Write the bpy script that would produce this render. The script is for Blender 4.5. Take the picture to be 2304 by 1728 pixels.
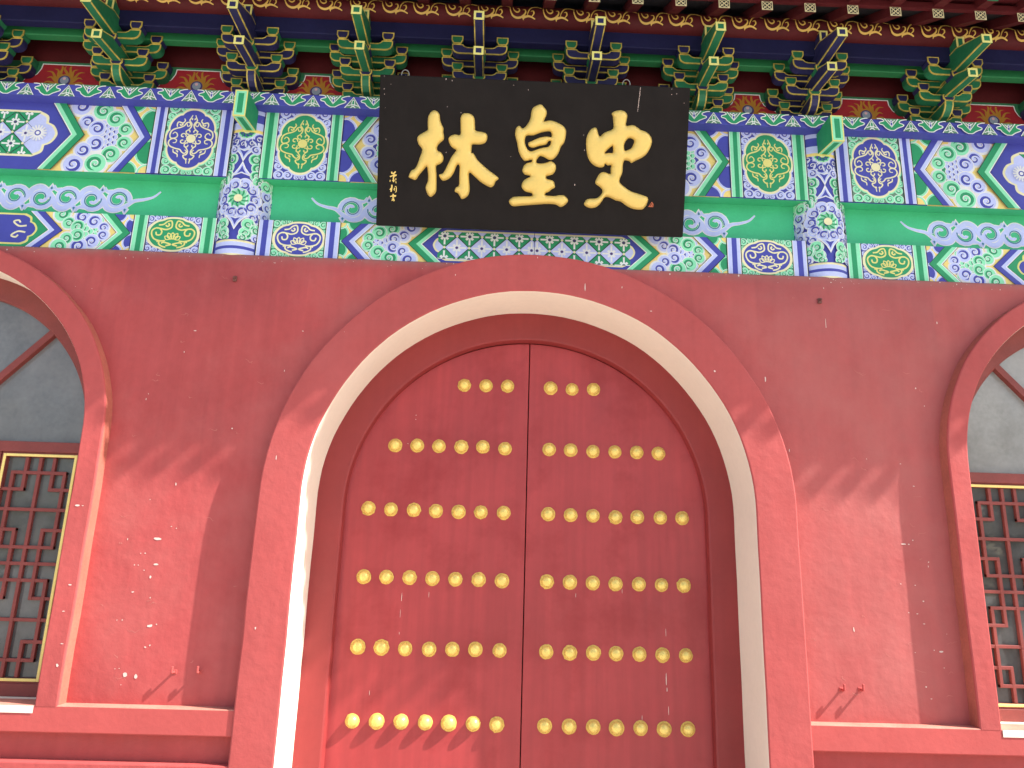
import bpy, bmesh, math, random
from mathutils import Vector, Matrix, noise, geometry
R = math.radians
random.seed(7)
scene = bpy.context.scene
for o in list(bpy.data.objects): bpy.data.objects.remove(o, do_unlink=True)
col = scene.collection

# ------------------------------------------------------------------ camera
cam_d = bpy.data.cameras.new('camera'); cam = bpy.data.objects.new('camera', cam_d); col.objects.link(cam)
pitch, yaw, roll = .2531, .0228, .0291
fw = Vector((math.sin(yaw)*math.cos(pitch), math.cos(yaw)*math.cos(pitch), math.sin(pitch)))
rt = Vector((math.cos(yaw), -math.sin(yaw), 0)); up = rt.cross(fw)
rt2 = rt*math.cos(roll)+up*math.sin(roll); up2 = -rt*math.sin(roll)+up*math.cos(roll)
cam.matrix_world = Matrix(((rt2.x, up2.x, -fw.x, -.235), (rt2.y, up2.y, -fw.y, -5.1033), (rt2.z, up2.z, -fw.z, 1.5992), (0, 0, 0, 1)))
cam_d.sensor_width = 36; cam_d.lens = 1700/2304*36; cam_d.clip_start = .05; cam_d.clip_end = 3000
scene.camera = cam

# ------------------------------------------------------------------ sky, sun, exposure
SUN = Vector((3.45, -1.0, 3.58)).normalized()          # towards the sun
w = bpy.data.worlds.new('World'); scene.world = w; w.use_nodes = True
nt = w.node_tree; bg = nt.nodes['Background']; sky = nt.nodes.new('ShaderNodeTexSky'); sky.sky_type = 'NISHITA'
sky.sun_disc = False; sky.sun_elevation = math.asin(SUN.z); sky.sun_rotation = math.atan2(SUN.x, SUN.y)
sky.air_density = 1.3; sky.dust_density = 2.5; sky.ozone_density = 1.0
nt.links.new(sky.outputs[0], bg.inputs[0]); bg.inputs[1].default_value = .118
sl = bpy.data.lights.new('sun', 'SUN'); sl.energy = 5.0; sl.angle = R(.53); sl.color = (1, .95, .87)
so = bpy.data.objects.new('sun', sl); col.objects.link(so); so.location = SUN*30
so.rotation_euler = (-SUN).to_track_quat('-Z', 'Y').to_euler()
vs = scene.view_settings; vs.view_transform = 'Standard'; vs.look = 'None'; vs.gamma = 1; vs.use_curve_mapping = False
vs.exposure = 1.13
scene.render.engine = 'CYCLES'; scene.cycles.max_bounces = 8; scene.cycles.diffuse_bounces = 5

# ------------------------------------------------------------------ materials
MATS = {}
def mat(name, c, rough=.6, var=.12, scale=6., bump=.0, bscale=60., fine=.06, metallic=0., spec=.4, stain=None, streak=0., coat=0.):
    m = bpy.data.materials.new(name); m.use_nodes = True; N = m.node_tree; L = N.links
    b = N.nodes['Principled BSDF']; b.inputs['Roughness'].default_value = rough; b.inputs['Metallic'].default_value = metallic
    b.inputs['Specular IOR Level'].default_value = spec
    if coat: b.inputs['Coat Weight'].default_value = coat; b.inputs['Coat Roughness'].default_value = .2
    geo = N.nodes.new('ShaderNodeNewGeometry')
    def nz(s, det, vec=None, rgh=.55):
        t = N.nodes.new('ShaderNodeTexNoise'); t.inputs['Scale'].default_value = s; t.inputs['Detail'].default_value = det; t.inputs['Roughness'].default_value = rgh
        L.new(vec or geo.outputs['Position'], t.inputs['Vector']); return t.outputs['Fac']
    def mr(x, a, b2, lo=.3, hi=.7):
        r = N.nodes.new('ShaderNodeMapRange'); r.inputs[1].default_value = lo; r.inputs[2].default_value = hi; r.inputs[3].default_value = a; r.inputs[4].default_value = b2
        L.new(x, r.inputs[0]); return r.outputs[0]
    def mul(a, b2):
        q = N.nodes.new('ShaderNodeMath'); q.operation = 'MULTIPLY'; L.new(a, q.inputs[0]); L.new(b2, q.inputs[1]); return q.outputs[0]
    f = mr(nz(scale, 5), 1-var, 1+var)
    f = mul(f, mr(nz(scale*14, 4), 1-fine, 1+fine))
    if streak:
        mp = N.nodes.new('ShaderNodeMapping'); mp.inputs['Scale'].default_value = (9, 9, .55); L.new(geo.outputs['Position'], mp.inputs['Vector'])
        f = mul(f, mr(nz(2.2, 6, mp.outputs[0]), 1-streak, 1+streak*.6))
    hsv = N.nodes.new('ShaderNodeHueSaturation'); hsv.inputs['Color'].default_value = (*c, 1); L.new(f, hsv.inputs['Value'])
    out = hsv.outputs['Color']
    if stain:
        sc, lo, hi, cc, amt = stain
        mx = N.nodes.new('ShaderNodeMix'); mx.data_type = 'RGBA'; mx.inputs['B'].default_value = (*cc, 1)
        L.new(out, mx.inputs['A']); L.new(mr(nz(sc, 6, None, .65), 0, amt, lo, hi), mx.inputs['Factor']); out = mx.outputs['Result']
    L.new(out, b.inputs['Base Color'])
    L.new(mr(nz(scale*3, 3), rough-.08, rough+.1), b.inputs['Roughness'])
    if bump:
        bp = N.nodes.new('ShaderNodeBump'); bp.inputs['Strength'].default_value = 1; bp.inputs['Distance'].default_value = bump
        ad = N.nodes.new('ShaderNodeMath'); ad.operation = 'MULTIPLY_ADD'; ad.inputs[1].default_value = .25
        L.new(nz(bscale, 5), ad.inputs[0]); L.new(nz(bscale*.09, 4), ad.inputs[2]); L.new(ad.outputs[0], bp.inputs['Height']); L.new(bp.outputs[0], b.inputs['Normal'])
    MATS[name] = m; return m

mat('plaster_red', (.42, .071, .068), .75, .09, 1.5, .010, 24, .04, stain=(1.1, .50, .80, (.46, .105, .10), .5), streak=.05)
def dusty_wall():
    m = mat('wall_plaster', (.42, .068, .067), .75, .10, 1.5, .011, 22, .04, stain=(1.3, .46, .74, (.47, .118, .108), .75), streak=.08)
    N = m.node_tree; L = N.links; b = N.nodes['Principled BSDF']; src = b.inputs['Base Color'].links[0].from_socket
    g_ = N.nodes.new('ShaderNodeNewGeometry'); sx = N.nodes.new('ShaderNodeSeparateXYZ'); L.new(g_.outputs['Position'], sx.inputs[0])
    r1 = N.nodes.new('ShaderNodeMapRange'); r1.inputs[1].default_value = 3.56; r1.inputs[2].default_value = 3.655; r1.inputs[4].default_value = 1.15; L.new(sx.outputs['Z'], r1.inputs[0])
    nz_ = N.nodes.new('ShaderNodeTexNoise'); nz_.inputs['Scale'].default_value = 22; nz_.inputs['Detail'].default_value = 6; L.new(g_.outputs['Position'], nz_.inputs['Vector'])
    pw_ = N.nodes.new('ShaderNodeMath'); pw_.operation = 'POWER'; pw_.inputs[1].default_value = 2.2; L.new(r1.outputs[0], pw_.inputs[0])
    ml = N.nodes.new('ShaderNodeMath'); ml.operation = 'MULTIPLY'; ml.use_clamp = True; L.new(pw_.outputs[0], ml.inputs[0]); L.new(nz_.outputs['Fac'], ml.inputs[1])
    mx = N.nodes.new('ShaderNodeMix'); mx.data_type = 'RGBA'; mx.inputs['B'].default_value = (.30, .17, .15, 1); L.new(src, mx.inputs['A']); L.new(ml.outputs[0], mx.inputs['Factor']); 
    # the right-hand end has faded to a paler, chalkier red
    r2 = N.nodes.new('ShaderNodeMapRange'); r2.inputs[1].default_value = .5; r2.inputs[2].default_value = 2.2; r2.inputs[4].default_value = .65; L.new(sx.outputs['X'], r2.inputs[0])
    n2 = N.nodes.new('ShaderNodeTexNoise'); n2.inputs['Scale'].default_value = 3.1; n2.inputs['Detail'].default_value = 7; n2.inputs['Roughness'].default_value = .62; L.new(g_.outputs['Position'], n2.inputs['Vector'])
    m2 = N.nodes.new('ShaderNodeMath'); m2.operation = 'MULTIPLY'; m2.use_clamp = True; L.new(r2.outputs[0], m2.inputs[0]); L.new(n2.outputs['Fac'], m2.inputs[1])
    mf = N.nodes.new('ShaderNodeMix'); mf.data_type = 'RGBA'; mf.inputs['B'].default_value = (.44, .155, .14, 1); L.new(mx.outputs['Result'], mf.inputs['A']); L.new(m2.outputs[0], mf.inputs['Factor']); L.new(mf.outputs['Result'], b.inputs['Base Color'])
dusty_wall()
mat('crack', (.50, .15, .13), .8)
mat('worn_sunlit_red', (.50, .20, .15), .8, .2, 6, .004, 40, .1)  # worn paint on the ledge top, its sun highlight painted in as well
mat('sunlit_side', (.44, .125, .088), .8, .14, 4, .005, 40, .08)  # warm sunlit orange painted into the outer sides of the window surrounds
mat('ledge_red', (.45, .075, .070), .75, .07, 2, .005, 30, .03)
mat('frame_red', (.27, .032, .032), .55, .08, 2, .003, 30, .03, streak=.05)
mat('door_red', (.375, .043, .046), .42, .12, 1.1, .0016, 22, .03, stain=(1.9, .50, .64, (.27, .018, .020), .6), streak=.12)
mat('window_red', (.22, .044, .038), .55, .15, 5, .001, 60)
mat('cream', (.86, .755, .64), .7, .03, 2, .003, 30, .02)
mat('white_sill', (.78, .70, .60), .7, .06, 4, .002, 40)
mat('flake', (.70, .54, .48), .8, .1, 8)
mat('scar', (.20, .03, .03), .8, .1, 8)
for n, c in (('blue', (.060, .068, .38)), ('lblue', (.53, .58, .90)), ('green', (.022, .30, .125)), ('lgreen', (.28, .78, .47)), ('yellow', (.86, .67, .22)),
             ('white', (.80, .80, .80)), ('black', (.012, .013, .02)), ('gold_line', (.76, .70, .22)), ('ivory', (.82, .76, .46)), ('teal', (.03, .19, .30)),
             ('board_green', (.055, .49, .225)), ('dgreen', (.03, .17, .075)), ('panel_red', (.33, .012, .022)), ('flame', (.42, .19, .02)), ('purple', (.07, .04, .16)),
             ('pearl', (.28, .33, .42)), ('pink', (.75, .45, .5)), ('greygreen', (.12, .26, .16))):
    mat('p_'+n, c, .6, .07, 5, 0, 40, .04)
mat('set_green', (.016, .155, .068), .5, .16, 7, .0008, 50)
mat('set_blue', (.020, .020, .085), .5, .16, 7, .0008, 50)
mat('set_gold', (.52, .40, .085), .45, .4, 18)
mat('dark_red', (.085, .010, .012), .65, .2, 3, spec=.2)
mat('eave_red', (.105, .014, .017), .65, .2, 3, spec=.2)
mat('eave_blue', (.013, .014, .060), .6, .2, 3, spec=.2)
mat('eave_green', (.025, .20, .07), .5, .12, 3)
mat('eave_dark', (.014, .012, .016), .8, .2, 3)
mat('raft_green', (.03, .26, .11), .6, .1, 5)
mat('scroll_gold', (.66, .42, .09), .42, .15, 9)
mat('lacquer_black', (.012, .0085, .0075), .55, .12, 2.2, .0006, 30, .06, streak=.12, spec=.15)
mat('leaf_gold', (.78, .55, .15), .36, .05, 6, .002, 16, .03, metallic=.15, spec=.5)
mat('stud_gold', (.84, .62, .16), .26, .09, 20, .0006, 60, .03, metallic=.25, spec=.5)
mat('flange_gold', (.66, .44, .10), .6, .2, 30)
mat('seal_red', (.50, .12, .05), .6)
mat('roof_tile', (.10, .10, .10), .6, .2, 4)
mat('iron', (.16, .06, .05), .7, .2, 30)
mat('wire', (.25, .25, .25), .4)
mat('paving', (.43, .405, .365), .85, .14, .7, .004, 9, .08)
mat('bark', (.12, .085, .06), .9, .2, 9)
mat('leaf', (.06, .12, .03), .6, .35, 3)
mat('stone_grey', (.3, .29, .27), .9, .15, 2)
def glassmat(name, c, rough, dust):
    m = mat(name, c, rough, .22, 2.4, 0, 10, .1, spec=.6, stain=dust); return m
glassmat('dusty_glass', (.14, .14, .145), .14, (2.2, .38, .75, (.24, .23, .23), .8))
glassmat('dusty_sky_glass', (.25, .245, .235), .16, (2.2, .38, .75, (.36, .35, .34), .8))  # dusty right fan panes, base paled to paint in the bright sky reflection
glassmat('dark_glass', (.085, .083, .082), .05, (2.5, .42, .72, (.15, .15, .15), .8))

# ------------------------------------------------------------------ helpers
def link(name, me, parent=None):
    o = bpy.data.objects.new(name, me); col.objects.link(o)
    if parent is not None: o.parent = parent
    return o
def thing(name, label, cat, loc=(0, 0, 0), group=None):
    o = bpy.data.objects.new(name, None); col.objects.link(o); o.location = loc; o.empty_display_size = .1
    o['label'] = label; o['category'] = cat
    if group: o['group'] = group
    return o
def tag(o, label, cat, group=None):
    o['label'] = label; o['category'] = cat
    if group: o['group'] = group
    return o
def mesh(name, V, F, mats, mi=None, smooth=False):
    me = bpy.data.meshes.new(name); me.from_pydata([tuple(v) for v in V], [], F)
    for m in (mats if isinstance(mats, (list, tuple)) else [mats]): me.materials.append(MATS[m])
    if mi: me.polygons.foreach_set('material_index', mi)
    if smooth: me.polygons.foreach_set('use_smooth', [True]*len(me.polygons))
    me.update(); return me
def fixn(me):
    b = bmesh.new(); b.from_mesh(me); bmesh.ops.recalc_face_normals(b, faces=b.faces); b.to_mesh(me); b.free(); return me
def obj(name, V, F, mats, parent=None, mi=None, smooth=False, bevel=0, origin=None):
    # vertices are world coordinates; parent things may have an offset: subtract it
    off = Vector((0, 0, 0)); p = parent
    while p is not None: off += Vector(p.location); p = p.parent
    org = Vector(origin) if origin else off.copy()
    me = fixn(mesh(name, [Vector(v)-org for v in V], F, mats, mi, smooth)); o = link(name, me, parent); o.location = org-off
    if bevel:
        md = o.modifiers.new('bevel', 'BEVEL'); md.width = bevel; md.segments = 2; md.limit_method = 'ANGLE'
    return o
def boxVF(x0, x1, y0, y1, z0, z1, V=None, F=None):
    V = V if V is not None else []; F = F if F is not None else []
    n = len(V); V += [(x0, y0, z0), (x1, y0, z0), (x1, y1, z0), (x0, y1, z0), (x0, y0, z1), (x1, y0, z1), (x1, y1, z1), (x0, y1, z1)]
    F += [tuple(n+i for i in f) for f in ((0, 1, 5, 4), (1, 2, 6, 5), (2, 3, 7, 6), (3, 0, 4, 7), (4, 5, 6, 7), (3, 2, 1, 0))]
    return V, F
def box(name, x0, x1, y0, y1, z0, z1, m, parent=None, bevel=0, origin=None):
    V, F = boxVF(x0, x1, y0, y1, z0, z1); return obj(name, V, F, m, parent, bevel=bevel, origin=origin)
def prism_mesh(name, prof, stations, axis, m, me_, edge=.010, frame=True):
    """extrude a profile; axis 'y': profile in (x,z), 'x': profile in (y,z). Borders of the end face and both rims take the edge material."""
    b = bmesh.new(); a0, a1 = stations; s = 1 if a1 > a0 else -1; e = min(edge, abs(a1-a0)*.3)
    st = [a0, a0+s*e, a1-s*e, a1] if frame else [a0, a1]
    P = (lambda q, t: (q[0], t, q[1])) if axis == 'y' else (lambda q, t: (t, q[0], q[1]))
    rings = [[b.verts.new(P(q, t)) for q in prof] for t in st]; n = len(prof)
    for k in range(len(st)-1):
        for i in range(n):
            f = b.faces.new((rings[k][i], rings[k][(i+1) % n], rings[k+1][(i+1) % n], rings[k+1][i])); f.material_index = 1 if frame and k != 1 and not (axis == 'y' and k == 2) else 0
    ends = [b.faces.new(rings[0]), b.faces.new(rings[-1][::-1])]
    bmesh.ops.recalc_face_normals(b, faces=b.faces)
    if frame:
        r = bmesh.ops.inset_individual(b, faces=ends if axis == 'x' else ends[:1], thickness=edge, use_even_offset=True)
        for f in r['faces']: f.material_index = 1
    me = bpy.data.meshes.new(name); b.to_mesh(me); b.free(); me.materials.append(MATS[m]); me.materials.append(MATS[me_]); return me

# ------------------------------------------------------------------ painted decoration (flat paint on real surfaces)
def cr(pts, n=6, closed=False):
    if len(pts) < 3: return list(pts)
    out = []; N = len(pts); rng = range(N if closed else N-1)
    for i in rng:
        g = (lambda k: pts[k % N]) if closed else (lambda k: pts[max(0, min(N-1, k))])
        p0, p1, p2, p3 = g(i-1), g(i), g(i+1), g(i+2)
        for j in range(n):
            t = j/n
            out.append(tuple(.5*((2*p1[k])+(-p0[k]+p2[k])*t+(2*p0[k]-5*p1[k]+4*p2[k]-p3[k])*t*t+(-p0[k]+3*p1[k]-3*p2[k]+p3[k])*t**3) for k in (0, 1)))
    if not closed: out.append(tuple(pts[-1]))
    return out
def clip_poly(P, C):
    if C is None: return P
    area = sum(C[i][0]*C[(i+1) % len(C)][1]-C[(i+1) % len(C)][0]*C[i][1] for i in range(len(C)))
    if area < 0: C = C[::-1]
    out = list(P)
    for i in range(len(C)):
        a, b = C[i], C[(i+1) % len(C)]; inp = out; out = []
        if not inp: return []
        sd = lambda q: (b[0]-a[0])*(q[1]-a[1])-(b[1]-a[1])*(q[0]-a[0])
        for j in range(len(inp)):
            p, q = inp[j-1], inp[j]; dp, dq = sd(p), sd(q)
            if dq >= 0:
                if dp < 0: t = dp/(dp-dq); out.append((p[0]+t*(q[0]-p[0]), p[1]+t*(q[1]-p[1])))
                out.append(q)
            elif dp >= 0: t = dp/(dp-dq); out.append((p[0]+t*(q[0]-p[0]), p[1]+t*(q[1]-p[1])))
    return out if len(out) > 2 else []
def rect(a, b, c, d): return [(a, c), (b, c), (b, d), (a, d)]
class Dec:
    def __init__(s, mp, clip=None, flip=False): s.mp = mp; s.V = []; s.F = []; s.M = []; s.mats = []; s.h = .0012; s.clip = clip
    def mi(s, m):
        if m not in s.mats: s.mats.append(m)
        return s.mats.index(m)
    def face(s, P, m, h):
        P = clip_poly(P, s.clip)
        if len(P) < 3: return
        Q = [P[0]]
        for q in P[1:]:
            if abs(q[0]-Q[-1][0])+abs(q[1]-Q[-1][1]) > 2e-5: Q.append(q)
        if len(Q) < 3: return
        n = len(s.V); s.V += [s.mp(q[0], q[1], h) for q in Q]; s.F.append(tuple(range(n, n+len(Q)))); s.M.append(s.mi(m))
    def nx(s): s.h += 2.2e-5
    def poly(s, P, m, clip=None):
        s.nx(); P = clip_poly(P, clip)
        if P: s.face(P, m, s.h)
    def disc(s, c, r, m, ry=None, n=22, clip=None, a=0):
        ry = ry or r; s.poly([(c[0]+r*math.cos(a+2*math.pi*i/n), c[1]+ry*math.sin(a+2*math.pi*i/n)) for i in range(n)], m, clip)
    def stroke(s, P, wd, m, taper=None, smooth=5, clip=None, closed=False):
        s.nx()
        if smooth: P = cr(P, smooth, closed)
        if closed: P = list(P)+[P[0]]
        n = len(P); Lf = []; Rt = []
        for i in range(n):
            if closed and i in (0, n-1): a, b = P[n-2], P[1]
            else: a, b = P[max(0, i-1)], P[min(n-1, i+1)]
            dx, dy = b[0]-a[0], b[1]-a[1]; l = math.hypot(dx, dy) or 1e-9
            ww = wd*.5*(taper(i/(n-1)) if taper else 1)
            Lf.append((P[i][0]-dy/l*ww, P[i][1]+dx/l*ww)); Rt.append((P[i][0]+dy/l*ww, P[i][1]-dx/l*ww))
        for i in range(n-1):
            q = clip_poly([Lf[i], Lf[i+1], Rt[i+1], Rt[i]], clip)
            if q: s.face(q, m, s.h+i*1.5e-6)
        s.h += n*1.5e-6
    def swirl(s, c, r, dark, light, rim='p_white', a0=0., dr=1, turns=1.2, clip=None, dk=.42):
        s.disc(c, r, rim, clip=clip); s.disc(c, r*.92, light, clip=clip, a=.1)
        P = []
        for i in range(19):
            t = i/18; rr = r*(.60*(1-t)**.8+.08); an = a0+dr*turns*2*math.pi*t
            P.append((c[0]+rr*math.cos(an), c[1]+rr*math.sin(an)))
        s.stroke(P, r*dk, dark, taper=lambda t: (min(1, t*4+.08))*(1-.42*t), smooth=0, clip=clip)
        # thin white curl line beside the dark one
        Q = []
        for i in range(15):
            t = i/14; rr = r*(.40*(1-t)**.8+.04); an = a0+dr*(turns*2*math.pi*t+.5)
            Q.append((c[0]+rr*math.cos(an), c[1]+rr*math.sin(an)))
        s.stroke(Q, r*.08, rim, smooth=0, clip=clip)
    def build(s, name, parent):
        off = Vector((0, 0, 0)); p = parent
        while p is not None: off += Vector(p.location); p = p.parent
        me = mesh(name, [Vector(v)-off for v in s.V], s.F, s.mats, s.M); return link(name, me, parent)

# ------------------------------------------------------------------ ground
g = 400; step = []
go = obj('courtyard_ground', [(-g, -g, 0), (g, -g, 0), (g, g, 0), (-g, g, 0)], [(0, 1, 2, 3)], 'paving'); go['kind'] = 'structure'

# ------------------------------------------------------------------ red wall with arches
Y_W, Y_B, Y_WS = -.38, -.48, -.47
ZS, RO, RI = 2.04, 1.645, 1.388          # door surround
WX, WZ, WRO, WRI = 3.885, 2.39, 1.257, 1.127
TOP = 3.652
def jit(x, z, k=.0035): return k*noise.noise(Vector((x*2.3, 7.1, z*2.3)))*2+k*.5*noise.noise(Vector((x*9, 3.1, z*9)))
def arch(cx, r, zs, z0, n=56, nv=10, jt=0.):
    P = [(cx-r, z0+(zs-z0)*i/nv) for i in range(nv)]
    P += [(cx-r*math.cos(math.pi*i/n), zs+r*math.sin(math.pi*i/n)) for i in range(n+1)]
    P += [(cx+r, zs-(zs-z0)*(i+1)/nv) for i in range(nv)]
    if jt:
        Q = []
        for x, z in P:
            d = jit(x, z, jt); l = math.hypot(x-cx, max(z-zs, 0)) or 1
            Q.append((x+d*(x-cx)/l, z+d*(max(z-zs, 0)/l)))
        P = Q
    return P
def sweep(name, cx, zs, z0, prof, m, parent, jt=.003, smooth=True, n=56, side=None):
    V = []; F = []; MI = []; k = len(prof); rows = [arch(cx, r, zs, z0, n, 10, jt) for r, y in prof]; L = len(rows[0])
    for i in range(L):
        for j in range(k): V.append((rows[j][i][0], prof[j][1], rows[j][i][1]))
    for i in range(L-1):
        for j in range(k-1): F.append((i*k+j, (i+1)*k+j, (i+1)*k+j+1, i*k+j+1)); MI.append(1 if side and j == 0 else 0)
    o = obj(name, V, F, [m, side] if side else m, parent, MI if side else None, smooth=smooth)
    if smooth:
        md = o.modifiers.new('edges', 'EDGE_SPLIT'); md.split_angle = R(14)
    return o
wall = thing('gate_wall', 'red plastered gate wall around the arched doorway and windows', 'wall')
def wall_slices():
    xs = set()
    for cx, r in ((0, 1.50), (-WX, 1.19), (WX, 1.19)):
        for i in range(41): xs.add(round(cx-r*math.cos(math.pi*i/40), 4))
    for k in range(-26, 27): xs.add(k*.25)
    xs = sorted(x for x in xs if -6.5 <= x <= 6.5)
    def zb(x, side):
        xm = x
        for cx, r, zs in ((0, 1.50, ZS), (-WX, 1.19, WZ), (WX, 1.19, WZ)):
            if abs(x-cx) < r-1e-6: return zs+math.sqrt(max(0, r*r-(x-cx)**2))
        return None
    V = []; F = []
    for a, b in zip(xs[:-1], xs[1:]):
        mid = (a+b)/2; z_mid = zb(mid, 0)
        if z_mid is None: za = zz_ = .55; low = True
        else:
            cx, r, zs = next(q for q in ((0, 1.50, ZS), (-WX, 1.19, WZ), (WX, 1.19, WZ)) if abs(mid-q[0]) < q[1])
            za = zs+math.sqrt(max(0, r*r-(a-cx)**2)); zz_ = zs+math.sqrt(max(0, r*r-(b-cx)**2))
        def tops(x): return TOP+.004*noise.noise(Vector((x*3, 0, 0)))+.0025*noise.noise(Vector((x*17, 5, 0)))
        ta, tb = tops(a), tops(b); n = len(V); rows = 6
        for x, z0, t in ((a, za, ta), (b, zz_, tb)):
            for i in range(rows+1): V.append((x, Y_W, z0+(t-.012-z0)*i/rows))
            V.append((x, Y_W+.010, t)); V.append((x, -.10, t+.002))
        k = rows+3
        for i in range(k-1): F.append((n+i, n+k+i, n+k+i+1, n+i+1))
    o = obj('plaster_face', V, F, 'wall_plaster', wall, smooth=True)
    bm = bmesh.new(); bm.from_mesh(o.data); bmesh.ops.remove_doubles(bm, verts=bm.verts, dist=1e-4); bmesh.ops.recalc_face_normals(bm, faces=bm.faces); bm.to_mesh(o.data); bm.free()
wall_slices()
sweep('door_surround', 0, ZS, 0, [(RO, -.33), (RO, Y_B+.010), (RO-.003, Y_B+.003), (RO-.010, Y_B), (RI+.010, Y_B), (RI+.003, Y_B+.003), (RI, Y_B+.010)], 'plaster_red', wall)
sweep('door_reveal', 0, ZS, 0, [(RI+.0012, Y_B+.0065), (RI-.0008, Y_B+.0105), (RI-.002, -.30), (RI-.004, -.052)], 'cream', wall, .003)
for s, nm in ((-1, 'l'), (1, 'r')):
    sweep('window_surround', s*WX, WZ, .836, [(WRO, -.33), (WRO, Y_WS+.010), (WRO-.003, Y_WS+.003), (WRO-.010, Y_WS), (WRI+.008, Y_WS), (WRI+.002, Y_WS+.003), (WRI, Y_WS+.009)], 'plaster_red', wall, side='sunlit_side')
    sweep('window_reveal', s*WX, WZ, .80, [(WRI+.0008, Y_WS+.006), (WRI-.0008, Y_WS+.010), (WRI-.003, -.40), (WRI-.004, -.18)], 'cream', wall, .003)
    x0, x1 = sorted((s*(RO-.01), s*6.5))
    # ledge: a long proud band under the wall panel, rough upper arris
    V = []; F = []; n = 60
    for i in range(n+1):
        x = x0+(x1-x0)*i/n; d = .0015*noise.noise(Vector((x*5, 1, 0)))
        for y, z in ((-.30, .700), (-.463, .700+d), (-.4685+d, .706), (-.4685+d, .837), (-.465, .842+d), (-.30, .846)): V.append((x, y, z))
    MI = []
    for i in range(n):
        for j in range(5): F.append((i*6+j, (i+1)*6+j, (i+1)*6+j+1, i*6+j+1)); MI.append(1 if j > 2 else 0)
    obj('ledge', V, F, ['ledge_red', 'worn_sunlit_red'], wall, MI)
    box('lower_panel', x0, x1, -.395, -.30, .0, .699, 'plaster_red', wall)
    box('plinth', x0, x1, -.475, -.396, .0, .553, 'plaster_red', wall, bevel=.008)
    # sill floor of the window opening
    o = obj('window_sill', [(s*WX-WRI, -.472, .838), (s*WX+WRI, -.472, .838), (s*WX+WRI, -.15, .842), (s*WX-WRI, -.15, .842), (s*WX-WRI, -.472, .80), (s*WX+WRI, -.472, .80)], [(0, 1, 2, 3), (0, 4, 5, 1)], 'white_sill', wall)
FL_W = [(-2.194,3.104,.029,.010),(-2.244,2.958,.008,.014),(-2.430,2.674,.005,.012),(-2.440,2.639,.005,.018),(-1.592,2.855,.005,.018),(-1.501,3.128,.014,.008),(-1.879,2.469,.014,.014),(-2.180,2.109,.009,.026),(-3.008,3.378,.006,.004),(-2.900,3.367,.006,.006),(-2.323,2.011,.006,.006),(-2.248,1.777,.064,.017),(-2.232,1.627,.035,.012),(-2.253,1.552,.015,.027),(-2.358,1.620,.010,.007),(-2.335,1.620,.010,.007),(-2.305,1.690,.012,.007),(-2.331,1.689,.009,.007),(-2.296,1.591,.010,.007),(-2.346,1.464,.020,.009),(-2.215,1.275,.037,.020),(-2.179,1.285,.011,.007),(-2.226,1.157,.017,.011),(-2.201,1.167,.012,.012),(-2.320,1.001,.027,.032),(-2.255,.994,.030,.032),(-2.412,1.303,.007,.007),(-2.382,1.304,.010,.007),(-2.381,1.033,.007,.007),(-2.357,1.036,.007,.007),(-2.334,.948,.007,.006),(-2.140,1.843,.010,.009),(-2.171,1.853,.010,.006),(-2.422,1.770,.006,.017),(-2.238,1.435,.007,.012),(1.957,3.307,.005,.092),(1.961,3.566,.006,.014),(1.527,2.914,.011,.043),(2.713,3.348,.008,.026),(2.519,2.886,.010,.018),(2.565,2.769,.008,.007),(2.438,2.243,.016,.007),(2.367,2.383,.014,.005),(2.151,2.408,.006,.006),(2.091,3.577,.007,.007),(1.656,2.446,.005,.031),(3.009,3.259,.008,.006),(2.337,1.881,.036,.011),(2.396,1.906,.011,.009),(2.369,1.880,.013,.009),(2.482,1.776,.009,.009),(2.477,1.750,.005,.015),(2.424,1.541,.015,.009),(2.378,1.467,.013,.006),(2.326,1.472,.009,.006),(2.383,1.635,.010,.006),(2.413,1.409,.023,.005),(2.498,1.252,.032,.013),(2.458,1.259,.009,.006),(2.341,1.243,.009,.005),(2.508,1.160,.009,.005),(2.386,1.050,.011,.009),(2.412,.985,.017,.005),(1.979,1.365,.009,.032),(2.294,1.640,.011,.007),(2.546,1.354,.006,.005)]
FL_B = [(-2.709,1.955,.040,.017,Y_WS),(-2.675,1.954,.015,.007,Y_WS),(-2.670,1.497,.022,.012,Y_WS),(-2.661,1.171,.022,.007,Y_WS),(-2.682,1.349,.020,.007,Y_WS),(-2.667,1.055,.017,.022,Y_WS),(-.521,3.519,.006,.012,Y_B),(-1.556,2.278,.006,.035,Y_B),(-1.210,3.10,.005,.004,Y_B),(-1.571,1.285,.010,.022,Y_B),(.331,3.466,.008,.073,Y_B),(.574,3.476,.006,.020,Y_B),(.762,3.318,.020,.008,Y_B),(1.166,2.926,.014,.018,Y_B),(.015,3.665,.005,.014,Y_B)]
FL_D = [(-.772,2.674,.005,.010),(-.772,2.644,.005,.008),(-.815,2.475,.008,.008),(-.793,1.465,.004,.071),(-.795,1.365,.003,.061),(-.794,1.247,.004,.025),(-.618,1.490,.003,.061),(-.957,.887,.004,.041),(.919,1.009,.006,.092),(.923,.951,.006,.031),(.930,.828,.004,.061),(.761,.782,.004,.031),(.337,1.511,.003,.031),(.641,1.545,.003,.041),(.923,1.292,.003,.061)]
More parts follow.
